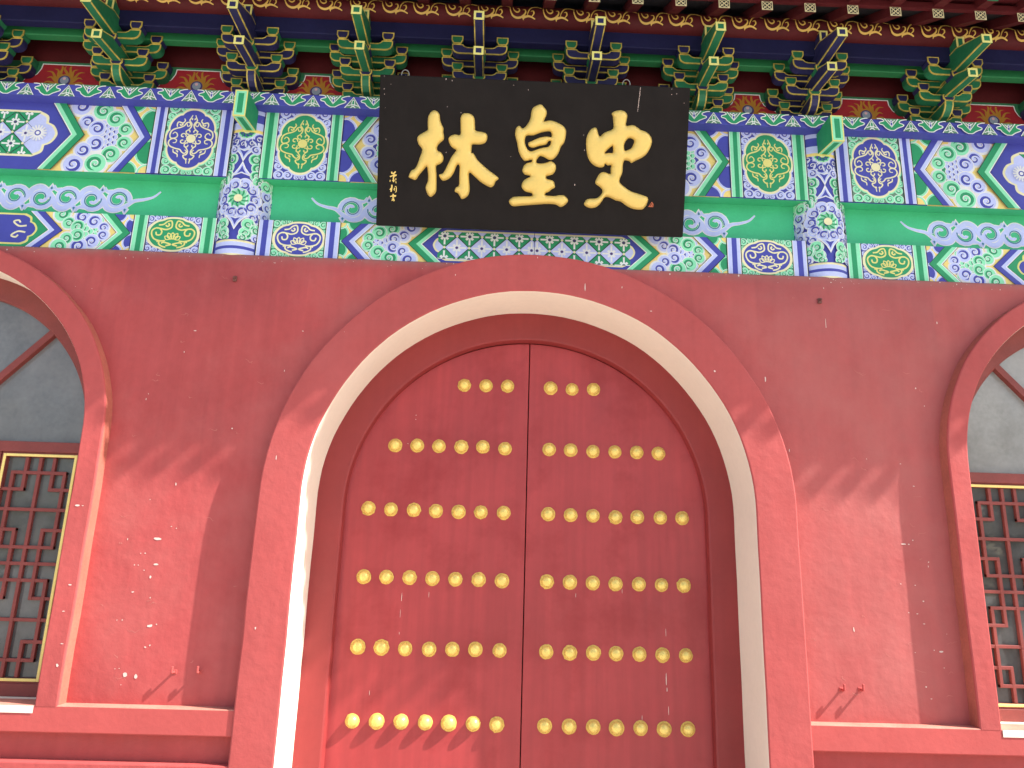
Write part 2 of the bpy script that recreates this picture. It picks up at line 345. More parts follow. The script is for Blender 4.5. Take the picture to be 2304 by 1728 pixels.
def flakes(name, L, ydef, parent, extra=()):
    V = []; F = []; M = []
    for q in list(L)+list(extra):
        x, z, wd, hg = q[:4]; y = q[4] if len(q) > 4 else ydef; n = len(V); k = 7
        a0 = random.random()*6
        for i in range(k):
            a = a0+2*math.pi*i/k; rr = .5*(.6+.55*random.random())
            V.append((x+wd*rr*math.cos(a)*.92, y-.0016, z+hg*rr*math.sin(a)*.92))
        F.append(tuple(range(n, n+k))); M.append(0)
    o = obj(name, V, F, ['flake'], parent, M); o['kind'] = 'stuff'; return o
extra = []
for i in range(95):
    x = random.uniform(-3.6, 3.6)
    if abs(x) < .25: continue
    s = random.random()**3
    extra.append((x, TOP-.010-random.random()**2*.05, .004+.010*s, .005+.022*s*random.random()))
flakes('flaked_paint', FL_W+[q for q in FL_B], Y_W, wall, extra)

def cracks(parent):
    d = Dec(lambda u, v, h: (u, Y_W-h*.4, v)); rnd = random.Random(5)
    for i in range(46):
        s_ = rnd.choice((-1, 1)); x = s_*rnd.uniform(1.72, 2.56); z = rnd.uniform(.95, 2.2) if rnd.random() < .75 else rnd.uniform(2.2, 3.5)
        n = rnd.randint(4, 7); P = [(x, z)]
        for k in range(n): x += rnd.uniform(.006, .02)*rnd.choice((1, 1, -.3)); z += rnd.uniform(-.012, .010); P.append((x, z))
        d.stroke(P, rnd.uniform(.0016, .0032), 'crack', taper=lambda t: .2+math.sin(math.pi*t), smooth=3)
    o = d.build('hairline_cracks', parent); o['kind'] = 'stuff'
cracks(wall)
# wall hooks and bolt stubs
for i, (x, z, lab) in enumerate(((-2.038, 1.026, 'small painted hook left of its twin beside the left window'), (-1.893, 1.03, 'small painted hook nearest the left side of the door surround'),
                              (1.876, 1.025, 'small painted hook nearest the right side of the door surround'), (1.989, 1.028, 'small painted hook right of its twin beside the right window'))):
    V = []; F = []
    boxVF(-.006, .006, -.045, .006, -.006, .006, V, F); boxVF(-.0055, .0055, -.047, -.035, -.004, .034, V, F); boxVF(-.014, .014, -.004, .004, -.012, .012, V, F)
    o = obj('wall_hook', [(a+x, b+Y_W, c+z) for a, b, c in V], F, 'ledge_red', None, origin=(x, Y_W, z), bevel=.003); tag(o, lab, 'hook', 'hooks low on the red wall')
for x, lab in ((-1.98, 'rusty bolt stub high on the wall below the left column'), (1.926, 'rusty bolt stub high on the wall below the right column')):
    V = []; F = []; boxVF(-.012, .012, -.012, .004, -.018, .018, V, F); boxVF(-.006, .006, -.034, -.010, -.004, .008, V, F)
    tag(obj('bolt_stub', [(a+x, b+Y_W, c+3.472) for a, b, c in V], F, 'iron', None, origin=(x, Y_W, 3.472), bevel=.003), lab, 'bolt', 'bolt stubs on the wall')

# ------------------------------------------------------------------ door frame and leaves
DZ, DR = 2.0, 1.2
fr = sweep('door_frame', 0, 2.02, 0, [(1.46, -.060), (DR+.022, -.060), (DR+.010, -.055), (DR+.006, -.040), (DR+.004, -.020), (DR, .03)], 'frame_red', None, .0015)
tag(fr, 'smooth red arched inner frame between the cream reveal and the doors', 'door frame')
def stud_mesh():
    V = []; F = []; n = 22; k = 7
    for j in range(k):
        a = math.pi/2*j/k; r = .0390*math.cos(a); y = -.005-.0385*math.sin(a)
        for i in range(n): V.append((r*math.cos(2*math.pi*i/n), y, r*math.sin(2*math.pi*i/n)))
    V.append((0, -.0435, 0))
    for j in range(k-1):
        for i in range(n): F.append((j*n+i, j*n+(i+1) % n, (j+1)*n+(i+1) % n, (j+1)*n+i))
    for i in range(n): F.append(((k-1)*n+i, (k-1)*n+(i+1) % n, k*n))
    return fixn(mesh('door_stud', V, F, 'stud_gold', smooth=True))
def flange_mesh(seed):
    rnd = random.Random(seed); n = 26; V = []; F = []
    rr = [.0455+.0022*rnd.random()+(.004*rnd.random() if rnd.random() < .25 else 0) for i in range(n)]
    for y, f in ((.001, 1.0), (-.003, .985), (-.0055, .90)):
        for i in range(n): V.append((rr[i]*f*math.cos(2*math.pi*i/n), y, rr[i]*f*math.sin(2*math.pi*i/n)))
    for j in range(2):
        for i in range(n): F.append((j*n+i, j*n+(i+1) % n, (j+1)*n+(i+1) % n, (j+1)*n+i))
    F.append(tuple(range(2*n, 3*n)))
    return fixn(mesh('stud_flange', V, F, 'flange_gold'))
SM = stud_mesh(); FM = [flange_mesh(i) for i in range(5)]
for s in (-1, 1):
    leaf = thing('door_leaf', 'left red door leaf with rows of gold studs, its foot in sunlight' if s < 0 else 'right red door leaf with rows of gold studs, wholly in shade', 'door', (s*.6, 0, 0))
    P = [(s*.0035, 0)]+[(s*.0035, DZ+math.sqrt(1.215**2-.0035**2))]
    for i in range(1, 25):
        a = math.pi/2*(1-i/24); P.append((s*1.215*math.cos(a), DZ+1.215*math.sin(a)))
    P.append((s*1.215, 0)); n = len(P)
    V = [(x, 0, z) for x, z in P]+[(x, .06, z) for x, z in P]
    F = [tuple(range(n)), tuple(range(2*n-1, n-1, -1))]+[(i, (i+1) % n, n+(i+1) % n, n+i) for i in range(n)]
    obj('panel', V, F, 'door_red', leaf, bevel=.0025)
    for row, cnt in ((0, 7), (1, 7), (2, 7), (3, 7), (4, 6), (5, 3)):
        for k in range(1, cnt+1):
            st = link('door_stud', SM, leaf); st.location = (s*.15*k-s*.6+random.gauss(0, .0018), 0, .72+.4358*row+random.gauss(0, .0018)); st.rotation_euler = (0, random.random()*6, 0)
            sc = 1+random.gauss(0, .02); st.scale = (sc, 1, sc)
            fg = link('stud_flange', FM[random.randrange(5)], st)
    flakes('scuffs', [q for q in FL_D if q[0]*s > 0], -.0002, leaf)
# dark threshold space behind the seam
bk = box('door_backing', -1.25, 1.25, .07, .10, 0, 3.3, 'eave_dark'); tag(bk, 'dark gap behind the seam between the two door leaves', 'backing')

# ------------------------------------------------------------------ arched windows
YF = -.20
def lattice():
    A = [('v', .30, 0, .62), ('v', .50, 0, .30), ('v', .70, 0, .62), ('h', .30, .12, .88), ('v', .12, .30, 1.0), ('v', .88, .30, 1.0), ('h', .62, 0, .30), ('h', .62, .70, 1.0), ('v', .50, .30, 1.0)]
    out = []
    for cell in range(4):
        for kk in A:
            f = (lambda t: t) if cell % 2 == 0 else (lambda t: 1-t)
            if kk[0] == 'v': a, b = sorted((f(kk[2]), f(kk[3]))); out.append(('v', kk[1], cell+a, cell+b))
            else: out.append(('h', cell+f(kk[1]), kk[2], kk[3]))
        if cell: out.append(('h', float(cell), 0, 1))
    return out
for s in (-1, 1):
    side = 'left' if s < 0 else 'right'
    wn = thing('arched_window', f'arched lattice window cut by the {side} edge of the picture', 'window', (s*WX, YF, .84))
    cx = s*WX; hw = 1.0; z0, z1 = .915, 2.305
    sweep('outer_frame', cx, 2.37, .84, [(WRI+.03, YF), (hw+.012, YF), (hw, YF+.012), (hw, YF+.06)], 'window_red', wn, .001)
    box('bottom_rail', cx-hw-.02, cx+hw+.02, YF-.004, YF+.05, .842, z0, 'window_red', wn, bevel=.004)
    box('transom', cx-hw-.01, cx+hw+.01, YF-.012, YF+.05, z1, 2.372, 'window_red', wn, bevel=.004)
    # fan light panes between the radial bars
    angs = [0, 48, 90, 132, 180]
    for a0, a1 in zip(angs[:-1], angs[1:]):
        P = [(cx, 2.36)]+[(cx+1.02*math.cos(R(a0+(a1-a0)*i/10)), 2.36+1.02*math.sin(R(a0+(a1-a0)*i/10))) for i in range(11)]
        obj('fan_pane', [(x, YF+.045, z) for x, z in P]+[(x, YF+.051, z) for x, z in P], [tuple(range(12)), tuple(range(23, 11, -1))]+[(i, (i+1) % 12, 12+(i+1) % 12, 12+i) for i in range(12)], 'dusty_glass' if s < 0 else 'dusty_sky_glass', wn)
    for a in angs[1:-1]:
        d = Vector((math.cos(R(a)), 0, math.sin(R(a)))); q = Vector((-d.z, 0, d.x))*.023; c0 = Vector((cx, 0, 2.37))
        V = []
        for t in (.0, 1.01):
            for sy in (YF+.005, YF+.05):
                for sq in (-1, 1): p = c0+d*t+q*sq; V.append((p.x, sy, p.z))
        obj('fan_bar', V, [(0, 1, 3, 2), (4, 6, 7, 5), (0, 4, 5, 1), (2, 3, 7, 6), (0, 2, 6, 4), (1, 5, 7, 3)], 'window_red', wn, bevel=.003)
    pw = 2*hw/4
    for k in range(4):
        a, b = cx-hw+k*pw+.004, cx-hw+(k+1)*pw-.004
        V = []; F = []; e = .030
        for (p0, p1, q0, q1) in ((a, a+e, z0, z1), (b-e, b, z0, z1), (a+e, b-e, z0, z0+e), (a+e, b-e, z1-e, z1)): boxVF(p0, p1, YF+.002, YF+.045, q0, q1, V, F)
        pan = obj('casement', V, F, 'window_red', wn, bevel=.002, origin=((a+b)/2, YF, z0))
        V = []; F = []; e2 = .017
        for (p0, p1, q0, q1) in ((a+.012, a+.012+e2, z0+.012, z1-.012), (b-.012-e2, b-.012, z0+.012, z1-.012), (a+.012+e2, b-.012-e2, z0+.012, z0+.012+e2), (a+.012+e2, b-.012-e2, z1-.012-e2, z1-.012)): boxVF(p0, p1, YF-.006, YF+.0015, q0, q1, V, F)
        obj('gold_bead', V, F, 'p_yellow', pan, bevel=.003)
        gl = box('pane', a+.02, b-.02, YF+.036, YF+.041, z0+.02, z1-.02, 'dark_glass', pan)
        ia, ib, iz0, iz1 = a+e, b-e, z0+e, z1-e; W_, H_ = ib-ia, (iz1-iz0)/4; t = .0105
        for i, (ty, p, q0, q1) in enumerate(lattice()):
            y0, y1 = YF+.006+.0015*(i % 3), YF+.034
            if ty == 'v': box('lattice_bar', ia+W_*p-t, ia+W_*p+t, y0, y1, iz1-H_*q1-(t if q1 < 4 else 0)+.001, iz1-H_*q0+(t if q0 > 0 else 0)-.001, 'window_red', pan, bevel=.0025)
            else: box('lattice_bar', ia+W_*q0-(t if q0 > 0 else 0), ia+W_*q1+(t if q1 < 1 else 0), y0+.0006, y1, iz1-H_*p-t, iz1-H_*p+t, 'window_red', pan, bevel=.0025)
    bx_ = box('window_backing', cx-1.3, cx+1.3, -.06, -.03, .7, 3.6, 'eave_dark', wn)

# ------------------------------------------------------------------ painted columns
COL = 2.03; CR = .182; CY = -.192
CD = {'g': ('p_green', 'p_lgreen'), 'b': ('p_blue', 'p_lblue')}
cols = {}
for s in (-1, 1):
    side = 'left' if s < 0 else 'right'; cx = s*COL
    c = thing('painted_column', f'round painted column {side} of the black plaque, swirls in blue and green', 'column', (cx, CY, 3.5), 'painted columns'); cols[s] = c
    n = 40; V = []; F = []
    for i in range(n+1):
        a = R(-100+200*i/n)
        for z in (3.45, 4.80): V.append((cx+CR*math.sin(a), CY-CR*math.cos(a), z))
    for i in range(n): F.append((2*i, 2*i+2, 2*i+3, 2*i+1))
    obj('shaft', V, F, 'p_blue', c, smooth=True)
    mp = lambda u, v, h, cx=cx: (cx+(CR+h)*math.sin(u/CR), CY-(CR+h)*math.cos(u/CR), v)
    d = Dec(mp)
    def ring(z0, z1, m, d=d):
        d.nx()
        for i in range(30): d.face(rect(-.29+.58*i/30, -.29+.58*(i+1)/30, z0, z1), m, d.h)
    ring(4.72, 4.79, 'p_lblue'); ring(4.60, 4.655, 'p_lblue'); ring(4.575, 4.6, 'p_yellow'); ring(4.755, 4.79, 'p_ivory')
    ring(3.716, 3.745, 'p_lblue'); ring(3.745, 3.76, 'p_ivory'); ring(3.66, 3.695, 'p_lblue'); ring(3.64, 3.66, 'p_ivory')
    def flower(c0, r, d, clip=None):
        d.disc(c0, r*.60, 'p_white', clip=clip); d.disc(c0, r*.575, 'p_lgreen', clip=clip)
        for k in range(10):
            a = 2*math.pi*k/10
            P = [(c0[0]+r*rr*math.cos(a+.7*(rr-.2)*2), c0[1]+r*rr*math.sin(a+.7*(rr-.2)*2)) for rr in (.22, .32, .42, .52)]
            d.stroke(P, r*.13, 'p_green', taper=lambda t: .25+t*(1.3-t), smooth=2, clip=clip); 
        d.disc(c0, r*.22, 'p_ivory', clip=clip)
    def rose(c0, R1, r, d, dark, light, k=11, clip=None, a0=0):
        for i in range(k):
            a = a0+2*math.pi*i/k; d.swirl((c0[0]+R1*math.cos(a), c0[1]+R1*math.sin(a)), r, dark, light, a0=a+.8, dr=1, turns=1.05, clip=clip, dk=.42)
    topc = rect(-.28, .28, 4.2, 4.575)
    rose((0, 4.585), .108, .052, d, 'p_blue', 'p_lblue', 11, topc)
    flower((0, 4.585), .105, d, topc)
    for sx in (-1, 1):
        for (x, z, r, q) in ((.128, 4.405, .046, 'g'), (.085, 4.365, .05, 'g'), (.105, 4.30, .048, 'g'), (.15, 4.345, .036, 'b'), (.165, 4.27, .045, 'g'), (.14, 4.215, .042, 'g'), (.205, 4.36, .045, 'b'), (.225, 4.29, .05, 'g'), (.175, 4.43, .05, 'b'), (.10, 4.24, .045, 'g'), (.19, 4.215, .05, 'g'), (.075, 4.44, .035, 'b')):
            d.swirl((sx*x, z), r, *CD[q], a0=1.2 if sx > 0 else 1.9, dr=sx, turns=1.1, dk=.42)
    def star(z, up_):
        P = [(-.075, z+.055*up_), (0, z+.032*up_), (.075, z+.055*up_), (.026, z-.005*up_), (0, z-.06*up_), (-.026, z-.005*up_)]
        d.poly(P, 'p_white'); c_ = sum(p[1] for p in P)/6
        d.poly([(p[0]*.74, c_+(p[1]-c_)*.74) for p in P], 'p_lblue'); d.poly([(p[0]*.40, c_+(p[1]-c_)*.5) for p in P], 'p_blue')
    star(4.40, 1); star(4.285, -1)
    for sx in (-1, 1):
        for (x, z, r, q) in ((.13, 4.20, .055, 'g'), (.19, 4.14, .05, 'g'), (.15, 4.15, .05, 'b'), (.155, 3.95, .055, 'b'), (.11, 3.93, .05, 'b'), (.195, 3.93, .05, 'b')):
            d.swirl((sx*x, z), r, *CD[q], a0=1.0 if sx > 0 else 2.1, dr=-sx, turns=1.1, dk=.42)
    rose((0, 4.062), .108, .050, d, 'p_blue', 'p_lblue', 10)
    flower((0, 4.062), .128, d)
    for sx in (-1, 1):
        for (x, z, r, q) in ((.185, 4.12, .045, 'b'), (.20, 4.04, .045, 'b'), (.19, 3.965, .042, 'b'), (.245, 4.08, .045, 'b'), (.25, 4.0, .045, 'b'), (.17, 4.185, .042, 'g'),
                             (.085, 3.875, .046, 'g'), (.075, 3.81, .046, 'g'), (.135, 3.845, .042, 'g'), (.14, 3.785, .034, 'b'), (.055, 3.775, .03, 'g'), (.185, 3.88, .04, 'g')):
            d.swirl((sx*x, z), r, *CD[q], a0=1.0 if sx > 0 else 2.1, dr=-sx, turns=1.1, dk=.42, clip=rect(-.28, .28, 3.76, 4.6))
    star(3.885, 1)
    d.build('painted_swirls', c)

# ------------------------------------------------------------------ painted beams
def strip(d, u0, u1, z0, z1, A):
    wd = u1-u0; dk, lt = CD[A]
    d.poly(rect(u0-.006, u1+.006, z0, z1), 'p_black')
    d.poly(rect(u0, u1, z0, z1), lt); d.poly(rect(u0+wd*.28, u1-wd*.34, z0, z1), dk)
    d.poly(rect(u0, u0+wd*.05, z0, z1), 'p_white'); d.poly(rect(u1-wd*.05, u1, z0, z1), 'p_white')
def chev(d, ua, ue, z0, z1, A, wd):
    zm = (z0+z1)/2; dk, lt = CD[A]
    def band(a, b, m): d.poly([(ue+a, z1), (ua+a, zm), (ue+a, z0), (ue+b, z0), (ua+b, zm), (ue+b, z1)], m)
    band(-.005, wd+.004, 'p_black'); band(0, wd*.55, dk); band(wd*.55, wd, lt); band(wd*.90, wd, 'p_white')
M_ST = [[(0,.187),(-.019,.163),(-.026,.143),(-.008,.119),(-.005,.097),(-.020,.076),(-.045,.056)],[(-.002,.164),(.001,.152),(-.011,.149)],
 [(-.042,.119),(-.034,.097),(-.018,.108),(-.025,.128),(-.044,.125),(-.058,.102),(-.082,.087),(-.116,.075),(-.141,.056),(-.149,.023),(-.139,0),(-.116,.001),(-.097,.014),(-.100,.036),(-.117,.047),(-.130,.032)],
 [(-.064,.157),(-.057,.141),(-.071,.122),(-.100,.129),(-.109,.110),(-.105,.090)],[(-.091,.113),(-.083,.103),(-.070,.112),(-.076,.122)],
 [(-.121,-.036),(-.102,-.033),(-.098,-.013),(-.119,-.003),(-.143,-.013),(-.151,-.039),(-.136,-.063),(-.100,-.079),(-.066,-.087),(-.050,-.106),(-.031,-.116),(-.019,-.101),(-.032,-.088)],
 [(-.042,-.058),(-.023,-.075),(-.011,-.099),(-.016,-.123),(-.037,-.132),(-.030,-.151),(-.014,-.166),(-.008,-.194)],[(-.015,-.153),(-.007,-.162),(-.020,-.159)],
 [(-.112,-.085),(-.108,-.107),(-.093,-.116),(-.078,-.126),(-.076,-.147)],[(-.091,-.098),(-.081,-.100),(-.076,-.110)]]
O_ST = [[(-.103,.065),(-.071,.071),(-.050,.091),(-.022,.098),(-.013,.066),(-.021,.045),(-.050,.033),(-.081,.038),(-.116,.043),(-.141,.025),(-.142,-.006),(-.121,-.038),(-.079,-.051),(-.046,-.048)],
 [(-.057,.065),(-.043,.056),(-.032,.068),(-.041,.080)],[(-.115,.014),(-.109,-.007),(-.084,-.006),(-.077,.018),(-.093,.040),(-.112,.042)],[(-.102,-.058),(-.087,-.054),(-.085,-.074),(-.064,-.090),(-.037,-.097)],[(-.070,-.069),(-.056,-.061),(-.036,-.064),(-.005,-.075),(-.038,-.085)]]
def medallion(d, uc, zc, u0, u1, z0, z1, A):
    B = 'b' if A == 'g' else 'g'; bg_, lt = CD[B]; dk, _ = CD[A]; cl = rect(u0, u1, z0, z1)
    d.poly(cl, 'p_blue' if B == 'b' else 'p_greygreen')
    for sx in (-1, 1):
        for (x, z, r) in ((-.140,.240,.039),(-.067,.243,.032),(-.151,.173,.032),(-.165,.115,.025),(-.02,.262,.018),(-.150,-.180,.03),(-.143,-.247,.037),(-.080,-.247,.033),(-.168,-.125,.024),(-.02,-.262,.018)):
            d.swirl((uc-sx*x, zc+z), r, bg_, lt, a0=.6 if sx > 0 else 2.4, dr=sx, turns=1.1, clip=cl, dk=.40)
    def lob(k):
        P = []
        for i in range(96):
            th = 2*math.pi*i/96; e = 1/math.sqrt((math.cos(th)/.178)**2+(math.sin(th)/.238)**2)
            r = e*(.925+.075*abs(math.cos(4*th))**.55)*k; P.append((uc+r*math.cos(th), zc+r*math.sin(th)))
        return P
    d.poly(lob(1.07), 'p_lblue' if B == 'b' else 'p_lgreen', cl); d.poly(lob(1.025), 'p_ivory', cl); d.poly(lob(.95), dk)
    gm = 'p_gold_line' if A == 'g' else 'p_ivory'
    for sx in (-1, 1):
        for P in M_ST: d.stroke([(uc+sx*min(x, -.010), zc+z) for x, z in P], .0085, gm, taper=lambda t: .7+.5*math.sin(math.pi*t))
    for k in range(8):
        a = math.pi/8+k*math.pi/4; c0 = (uc+.060*math.cos(a), zc+.058*math.sin(a)); sg = 1 if k % 2 else -1
        d.stroke([(c0[0]+.021*(1-t*.6)*math.cos(a+math.pi+sg*(t*5.6)), c0[1]+.021*(1-t*.6)*math.sin(a+math.pi+sg*(t*5.6))) for t in [i/11 for i in range(12)]], .0085, gm, smooth=0)
    d.disc((uc, zc), .033, gm)
def oval(d, uc, zc, u0, u1, z0, z1, A):
    B = 'b' if A == 'g' else 'g'; bg_, lt = CD[B]; dk, _ = CD[A]; cl = rect(u0, u1, z0, z1)
    d.poly(cl, 'p_blue' if B == 'b' else 'p_green')
    for sx in (-1, 1):
        for sz in (-1, 1):
            for (x, z, r) in ((.158, .108, .026), (.112, .118, .022), (.166, .058, .016), (.07, .128, .016)):
                d.swirl((uc+sx*x, zc+sz*z), r, bg_, lt, a0=.6 if sx > 0 else 2.4, dr=sx*sz, turns=1.1, clip=cl, dk=.40)
    def ov(k):
        P = []
        for i in range(72):
            th = 2*math.pi*i/72; c_, s_ = math.cos(th), math.sin(th)
            r = 1/((abs(c_)/.172)**2.1+(abs(s_)/.122)**2.1)**(1/2.1)
            r *= 1-.05*math.exp(-((abs(math.degrees(th) % 180-90)-38)/9)**2)
            P.append((uc+r*k*c_, zc+r*k*s_))
        return P
    d.poly(ov(1.05), 'p_ivory', cl); d.poly(ov(.94), dk, cl)
    gm = 'p_gold_line' if A == 'g' else 'p_ivory'
    for sx in (-1, 1):
        for P in O_ST: d.stroke([(uc+sx*min(x, -.006), zc+z) for x, z in P], .0105, gm, clip=cl)
    for k in range(-2, 3):
        a = math.pi/2-k*.62; L_ = .05 if k == 0 else .056
        t = (uc+L_*math.cos(a), zc-.035+L_*.95*math.sin(a)); b_ = (uc+.008*k, zc-.037)
        m_ = ((t[0]+b_[0])/2, (t[1]+b_[1])/2); nx_, ny_ = -(t[1]-b_[1]), t[0]-b_[0]; l = math.hypot(nx_, ny_); nx_, ny_ = nx_/l*.015, ny_/l*.015
        d.stroke([b_, (m_[0]+nx_, m_[1]+ny_), t], .007, gm, smooth=3); d.stroke([b_, (m_[0]-nx_, m_[1]-ny_), t], .007, gm, smooth=3)
def spandrel(d, u0, ua, ue, z0, z1, B):
    zm = (z0+z1)/2; dk, lt = CD[B]; h = z1-z0
    for zt, sg in ((z1, -1), (z0, 1)):
        cl = [(u0, zm), (u0, zt), (ue, zt), (ua, zm)]
        d.poly(cl, 'p_yellow')
        k = h/.555
        for (cx_, cz_, r) in ((u0+.155*k**.5, zt, .085*k**.6), (u0-.005, zt+sg*.155*k, .095*k**.7)):
            d.disc((cx_, cz_), r+.012*k**.5, 'p_white', clip=cl); d.disc((cx_, cz_), r+.007*k**.5, lt, clip=cl); d.disc((cx_, cz_), r-.006, dk, clip=cl)
        d.disc((u0, zt), .072*k**.6, 'p_white', clip=cl); d.disc((u0, zt), .066*k**.6, lt, clip=cl); d.disc((u0, zt), .054*k**.6, 'p_yellow', clip=cl)
SWA = [(1.029,4.717,.074),(.933,4.658,.069),(.856,4.579,.052),(.851,4.471,.054),(.930,4.379,.069),(1.022,4.304,.079)]
SWB = [(1.185,4.746,.074),(1.125,4.624,.059),(1.051,4.577,.064),(1.046,4.459,.064),(1.122,4.404,.059),(1.170,4.290,.074)]
def swfield(d, L1, L2, A, B, zm, z0, z1, u0, u1, sc=1., uo=0., zo=None):
    cl = rect(u0, u1, z0, z1)
    d.poly(cl, 'p_yellow')
    def T(q): return ((q[0]-.995)*sc+.995+uo, (q[1]-4.515)*(zo or sc)+zm, q[2]*sc)
    qa = [T(q) for q in L1]; qb = [T(q) for q in L2]
    # scale pattern in the middle
    for q in qa+qb: d.disc((q[0], q[1]), q[2]*1.16, 'p_white', clip=cl)
    d.disc(((.95-.995)*sc+.995+uo, zm), .075*sc, CD[B][0], ry=.10*(zo or sc), clip=cl)
    for i in range(4):
        for j in range(-2, 3):
            c0 = ((.925+.03*i-.995)*sc+.995+uo, zm+(j+(.5 if i % 2 else 0))*.042*(zo or sc))
            d.disc(c0, .027*sc, 'p_white', clip=cl, n=12); d.disc(c0, .022*sc, CD[A][1], clip=cl, n=12); d.disc((c0[0]+.008*sc, c0[1]), .009*sc, CD[A][0], ry=.014*sc, clip=cl, n=10)
    for i, q in enumerate(qa): d.swirl(q[:2], q[2], *CD[B], a0=(2.6 if q[1] > zm else 3.7)+.2*i, dr=-1 if q[1] > zm else 1, turns=1.2, clip=cl)
    for i, q in enumerate(qb): d.swirl(q[:2], q[2], *CD[A], a0=(.2 if q[1] > zm else 5.9), dr=1 if q[1] > zm else -1, turns=1.2, clip=cl)
def lobed_end(u0, z0, z1, ue, k=1.):
    zm = (z0+z1)/2; hz = (z1-z0)/2
    P = [(u0+.075*k, zm+hz*.50), (u0+.03*k, zm+hz*.36), (u0, zm), (u0+.03*k, zm-hz*.36), (u0+.075*k, zm-hz*.50)]
    Q = cr(P, 5); S = cr([(u0+.075*k, zm-hz*.50), (u0+.085*k, zm-hz*.80), (u0+.15*k, z0)], 5); T_ = cr([(u0+.15*k, z1), (u0+.085*k, zm+hz*.80), (u0+.075*k, zm+hz*.50)], 5)
    return Q+S[1:]+[(ue, z0), (ue, z1)]+T_[:-1]
def diamonds(d, us, rows, hu, hz, cl, start, end):
    def flw(c0, m='p_white'):
        for k in range(8):
            a = k*math.pi/4; L_ = .74 if k % 2 == 0 else .40
            d.stroke([(c0[0]+hu*.14*math.cos(a), c0[1]+hz*.14*math.sin(a)), (c0[0]+hu*L_*math.cos(a), c0[1]+hz*L_*math.sin(a))], hu*(.15 if k % 2 == 0 else .2), m, smooth=0, clip=cl)
        d.disc(c0, hu*.12, 'p_purple', clip=cl, n=8)
    nodes = set(); u = us
    k = 0
    while us+k*hu < end+hu:
        for j, (z, cm) in enumerate(rows):
            if (k+j) % 2: continue
            c0 = (us+k*hu, z)
            if c0[0] < start: continue
            D_ = lambda f: [(c0[0]-hu*f, c0[1]), (c0[0], c0[1]-hz*f), (c0[0]+hu*f, c0[1]), (c0[0], c0[1]+hz*f)]
            d.poly(D_(1), 'p_black', cl); d.poly(D_(.95), cm, cl); flw(c0)
            for a, b in ((-hu, 0), (hu, 0), (0, hz), (0, -hz)): nodes.add((round(c0[0]+a, 4), round(c0[1]+b, 4)))
        k += 1
    for nd in sorted(nodes): d.disc(nd, hu*.11, 'p_ivory', clip=cl, n=10)
def upper_deco(d, A, end):
    B = 'b' if A == 'g' else 'g'; z0, z1 = 4.2355, 4.7895; zm = 4.5125
    swfield(d, SWA, SWB, A, B, zm, z0, z1, .74, 1.42)
    # end field beyond the second chevron
    d.poly([(1.40, z1), (1.216, zm), (1.40, z0), (end, z0), (end, z1)], CD[A][0])
    P = lobed_end(1.315, 4.333, 4.693, end); d.poly(P, 'p_ivory')
    d.poly(lobed_end(1.333, 4.348, 4.678, end), 'p_lblue')
    cl = rect(1.45, end, 4.348, 4.678)
    diamonds(d, 1.535, [(4.683, 'p_green'), (4.598, 'p_green'), (4.513, 'p_lblue'), (4.428, 'p_green'), (4.343, 'p_green')], .085, .085, cl, 1.53, end)
    c0 = (1.445, 4.513)
    for k in range(16):
        a = k*math.pi/8; d.stroke([(c0[0]+.02*math.cos(a), c0[1]+.02*math.sin(a)), (c0[0]+.062*math.cos(a), c0[1]+.062*math.sin(a))], .012, 'p_white', smooth=0)
    d.disc(c0, .022, 'p_blue'); d.disc(c0, .013, 'p_white')
    chev(d, 1.127, 1.312, z0, z1, B, .089)
    spandrel(d, .66, .665, .845, z0, z1, B)
    chev(d, .665, .845, z0, z1, A, .082)
    strip(d, .11, .20, z0, z1, A)
    medallion(d, .387, zm, .206, .569, z0, z1, A)
    strip(d, .575, .655, z0, z1, A)
def lower_deco(d, A, end, mid):
    B = 'b' if A == 'g' else 'g'; z0, z1 = 3.655, 3.9335; zm = 3.80
    k = .50
    L1 = [(q[0], q[1], q[2]*1.0) for q in SWA]; 
    def T(L): return [((q[0]-.995)*.88+1.02, (q[1]-4.515)*.52+4.515, q[2]*.78) for q in L]
    swfield(d, T(SWA), T(SWB), A, B, zm, z0, z1, .80, 1.42)
    d.poly([(1.395, z1), (1.265, zm), (1.395, 3.665), (1.40, z0), (end, z0), (end, z1)], CD[A][0] if mid else CD[A][0])
    P = lobed_end(1.335, 3.685, 3.913, end, .6); d.poly(P, 'p_ivory' if mid else 'p_gold_line')
    d.poly(lobed_end(1.348, 3.697, 3.901, end, .6), 'p_lblue' if mid else CD[B][0])
    if mid:
        diamonds(d, 1.414, [(3.868, 'p_green'), (3.783, 'p_lblue'), (3.698, 'p_green')], .0853, .085, rect(1.37, end, 3.699, 3.899), 1.40, end)
    else:
        for q in range(3):
            for sz in (-1, 1):
                d.stroke([(1.41+.2*q, zm+sz*.025), (1.46+.2*q, zm+sz*.02), (1.50+.2*q, zm+sz*.05), (1.47+.2*q, zm+sz*.062), (1.455+.2*q, zm+sz*.045)], .012, 'p_ivory')
    chev(d, 1.17, 1.31, z0+.01, z1, B, .092)
    spandrel(d, .70, .712, .84, z0, z1, B)
    chev(d, .715, .84, z0+.01, z1, A, .09)
    strip(d, .145, .24, z0, z1, A)
    oval(d, .425, zm, .246, .599, z0, z1, A)
    strip(d, .605, .697, z0, z1, A)
